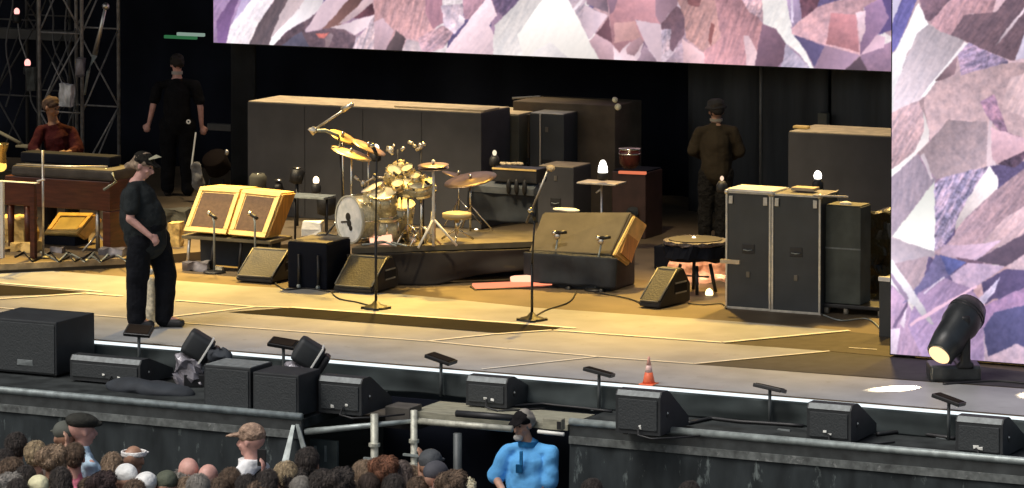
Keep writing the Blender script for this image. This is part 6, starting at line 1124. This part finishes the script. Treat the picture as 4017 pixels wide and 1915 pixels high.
# loose leads on the open stage floor
def lead(pts, label, r=.008, z=.012, m=None):
    q = [pz(u, v) for u, v in pts]; out = []
    for i in range(len(q)-1):
        p0, p1, p2, p3 = q[max(0, i-1)], q[i], q[i+1], q[min(len(q)-1, i+2)]
        for k in range(8):
            t_ = k/8; out.append(.5*((2*p1)+(p2-p0)*t_+(2*p0-5*p1+4*p2-p3)*t_*t_+(3*p1-p0-3*p2+p3)*t_**3))
    out.append(q[-1]); mb = MB(); mb.tube([(p.x-q[0].x, p.y-q[0].y, z) for p in out], r, 6); solo('stage_lead', mb, m or M_blkp, label, 'cable', q[0], smooth=True)
lead([(1475, 1210), (1400, 1190), (1330, 1176), (1300, 1150)], 'thin black lead running back from the left tall mic stand base')
lead([(2087, 1255), (2140, 1222), (2230, 1190), (2260, 1150)], 'thin black lead running back from the right tall mic stand base')
lead([(2330, 1150), (2420, 1166), (2480, 1180), (2530, 1200)], 'black lead from the dark base case to the rightmost wedge monitor')
lead([(2700, 1195), (2760, 1200), (2830, 1196), (2850, 1215)], 'black lead between the rightmost wedge monitor and the road cases')
lead([(1075, 1112), (1120, 1140), (1200, 1135), (1290, 1148), (1330, 1150)], 'black lead linking the two left wedge monitors')
lead([(3230, 1240), (3300, 1262), (3400, 1255), (3450, 1290)], 'grey lead on the floor in front of the rack case wheels', m=M_steel)
lead([(3700, 1512), (3900, 1500), (4030, 1510)], 'thick black lead running right from the moving head spotlight', .014)

# extra hardware in the kit, fittings on the cases, hanging cables
t = thing('drum_rack', 'chrome drum rack with clamps and small microphones around the toms', 'drum rack', (pz(1540, 945, RZ).x, yd+.35, RZ)); o = t.location
pts = [py(u, v, yd+.3+.1*math.sin(i))-o for i, (u, v) in enumerate(((1425, 720), (1470, 695), (1530, 700), (1590, 690), (1660, 700), (1705, 740)))]
mb = MB(); mb.tube(pts, .014, 8); part('rack_bar', mb, M_chrome, t, True)
for i, q in enumerate(pts):
    if i in (0, 2, 4, 5): mb = MB(); mb.tube([q, (q.x, q.y, 0)], .012, 8); part('pole', mb, M_chrome if i % 4 else M_blk, t, True)
    mb = MB(); mb.ball(q, .032, (1, .8, 1.2)).jitter(.006, 40); part('clamp', mb, M_alu, t, True)
    e = q+Vector((random.uniform(-.12, .12), -.1, random.uniform(.04, .16))); mb = MB(); mb.tube([q, e], .008, 6); mb.tube([e, e+Vector((.06, -.03, -.03))], .018, 8); me = voxel(mb, 'microphone', .008, 1); link('microphone', me, M_blk if i % 2 else M_alu, t)
for k, (u, v, r, lab) in enumerate(((1598, 660, .07, 'small round cream percussion drum at the top middle of the kit'), (1632, 690, .06, 'tiny bright cream percussion drum right of the timbale'), (1560, 720, .07, 'small cream percussion drum over the floor tom'))):
    drum('percussion_drum', lab, py(u, v, yd+.05), r, .07, (.1*(k-1), -.5, .8), M_brass, mat('cream drum head', (.80, .74, .52), .4), z0=RZ)
def fit(obname, n, z0, z1):
    for t in [o for o in COL.objects if o.name.split('.')[0] == obname and o.parent is None]:
        b = next(c for c in t.children if c.name.startswith('body')); X = max(v.co.x for v in b.data.vertices); H = max(v.co.z for v in b.data.vertices)
        for k in range(n):
            x = X*(k+.5)/n; mb = MB(); mb.box(x-.07, x+.07, -.008, .004, H*z0-.05, H*z0+.05, .006); part('handle_plate', mb, M_blkp, t)
            mb = MB(); mb.tube([(x-.05, -.012, H*z0-.01), (x, -.03, H*z0-.015), (x+.05, -.012, H*z0-.01)], .007, 6); part('handle', mb, M_steel, t, True)
            mb = MB(); mb.box(x-.02, x+.02, -.01, .004, H*z1-.03, H*z1+.03, .004); part('latch', mb, mat('dull latch', (.16, .15, .13), .4, .6), t)
fit('tall_case', 1, .55, .86); fit('road_case', 1, .52, .30); fit('keyboard_case', 1, .5, .84)
for k, (u0, v0, u1, v1) in enumerate(((180, -40, 262, 330), (40, -40, 30, 420), (255, -40, 300, 500), (120, 330, 190, 560))):
    a = py(u0, v0, 10.9); b = py(u1, v1, 10.9); q = b-a; mb = MB(); mb.tube([(q.x*t_+.05*math.sin(t_*9+k), 0, q.z*t_-.1*math.sin(t_*3.14)) for t_ in [i/10 for i in range(11)]], .012, 6)
    solo('hanging_cable', mb, mat('dull hanging cable', (.10, .10, .10), .7), ('loose dark cable running from the top into the white bag', 'loose cable hanging at the far left of the truss towers', 'loose cable hanging along the right side inside the truss', 'short loose cable below the larger pink lamp')[k], 'cable', a, group='cables hanging in the truss', smooth=True)
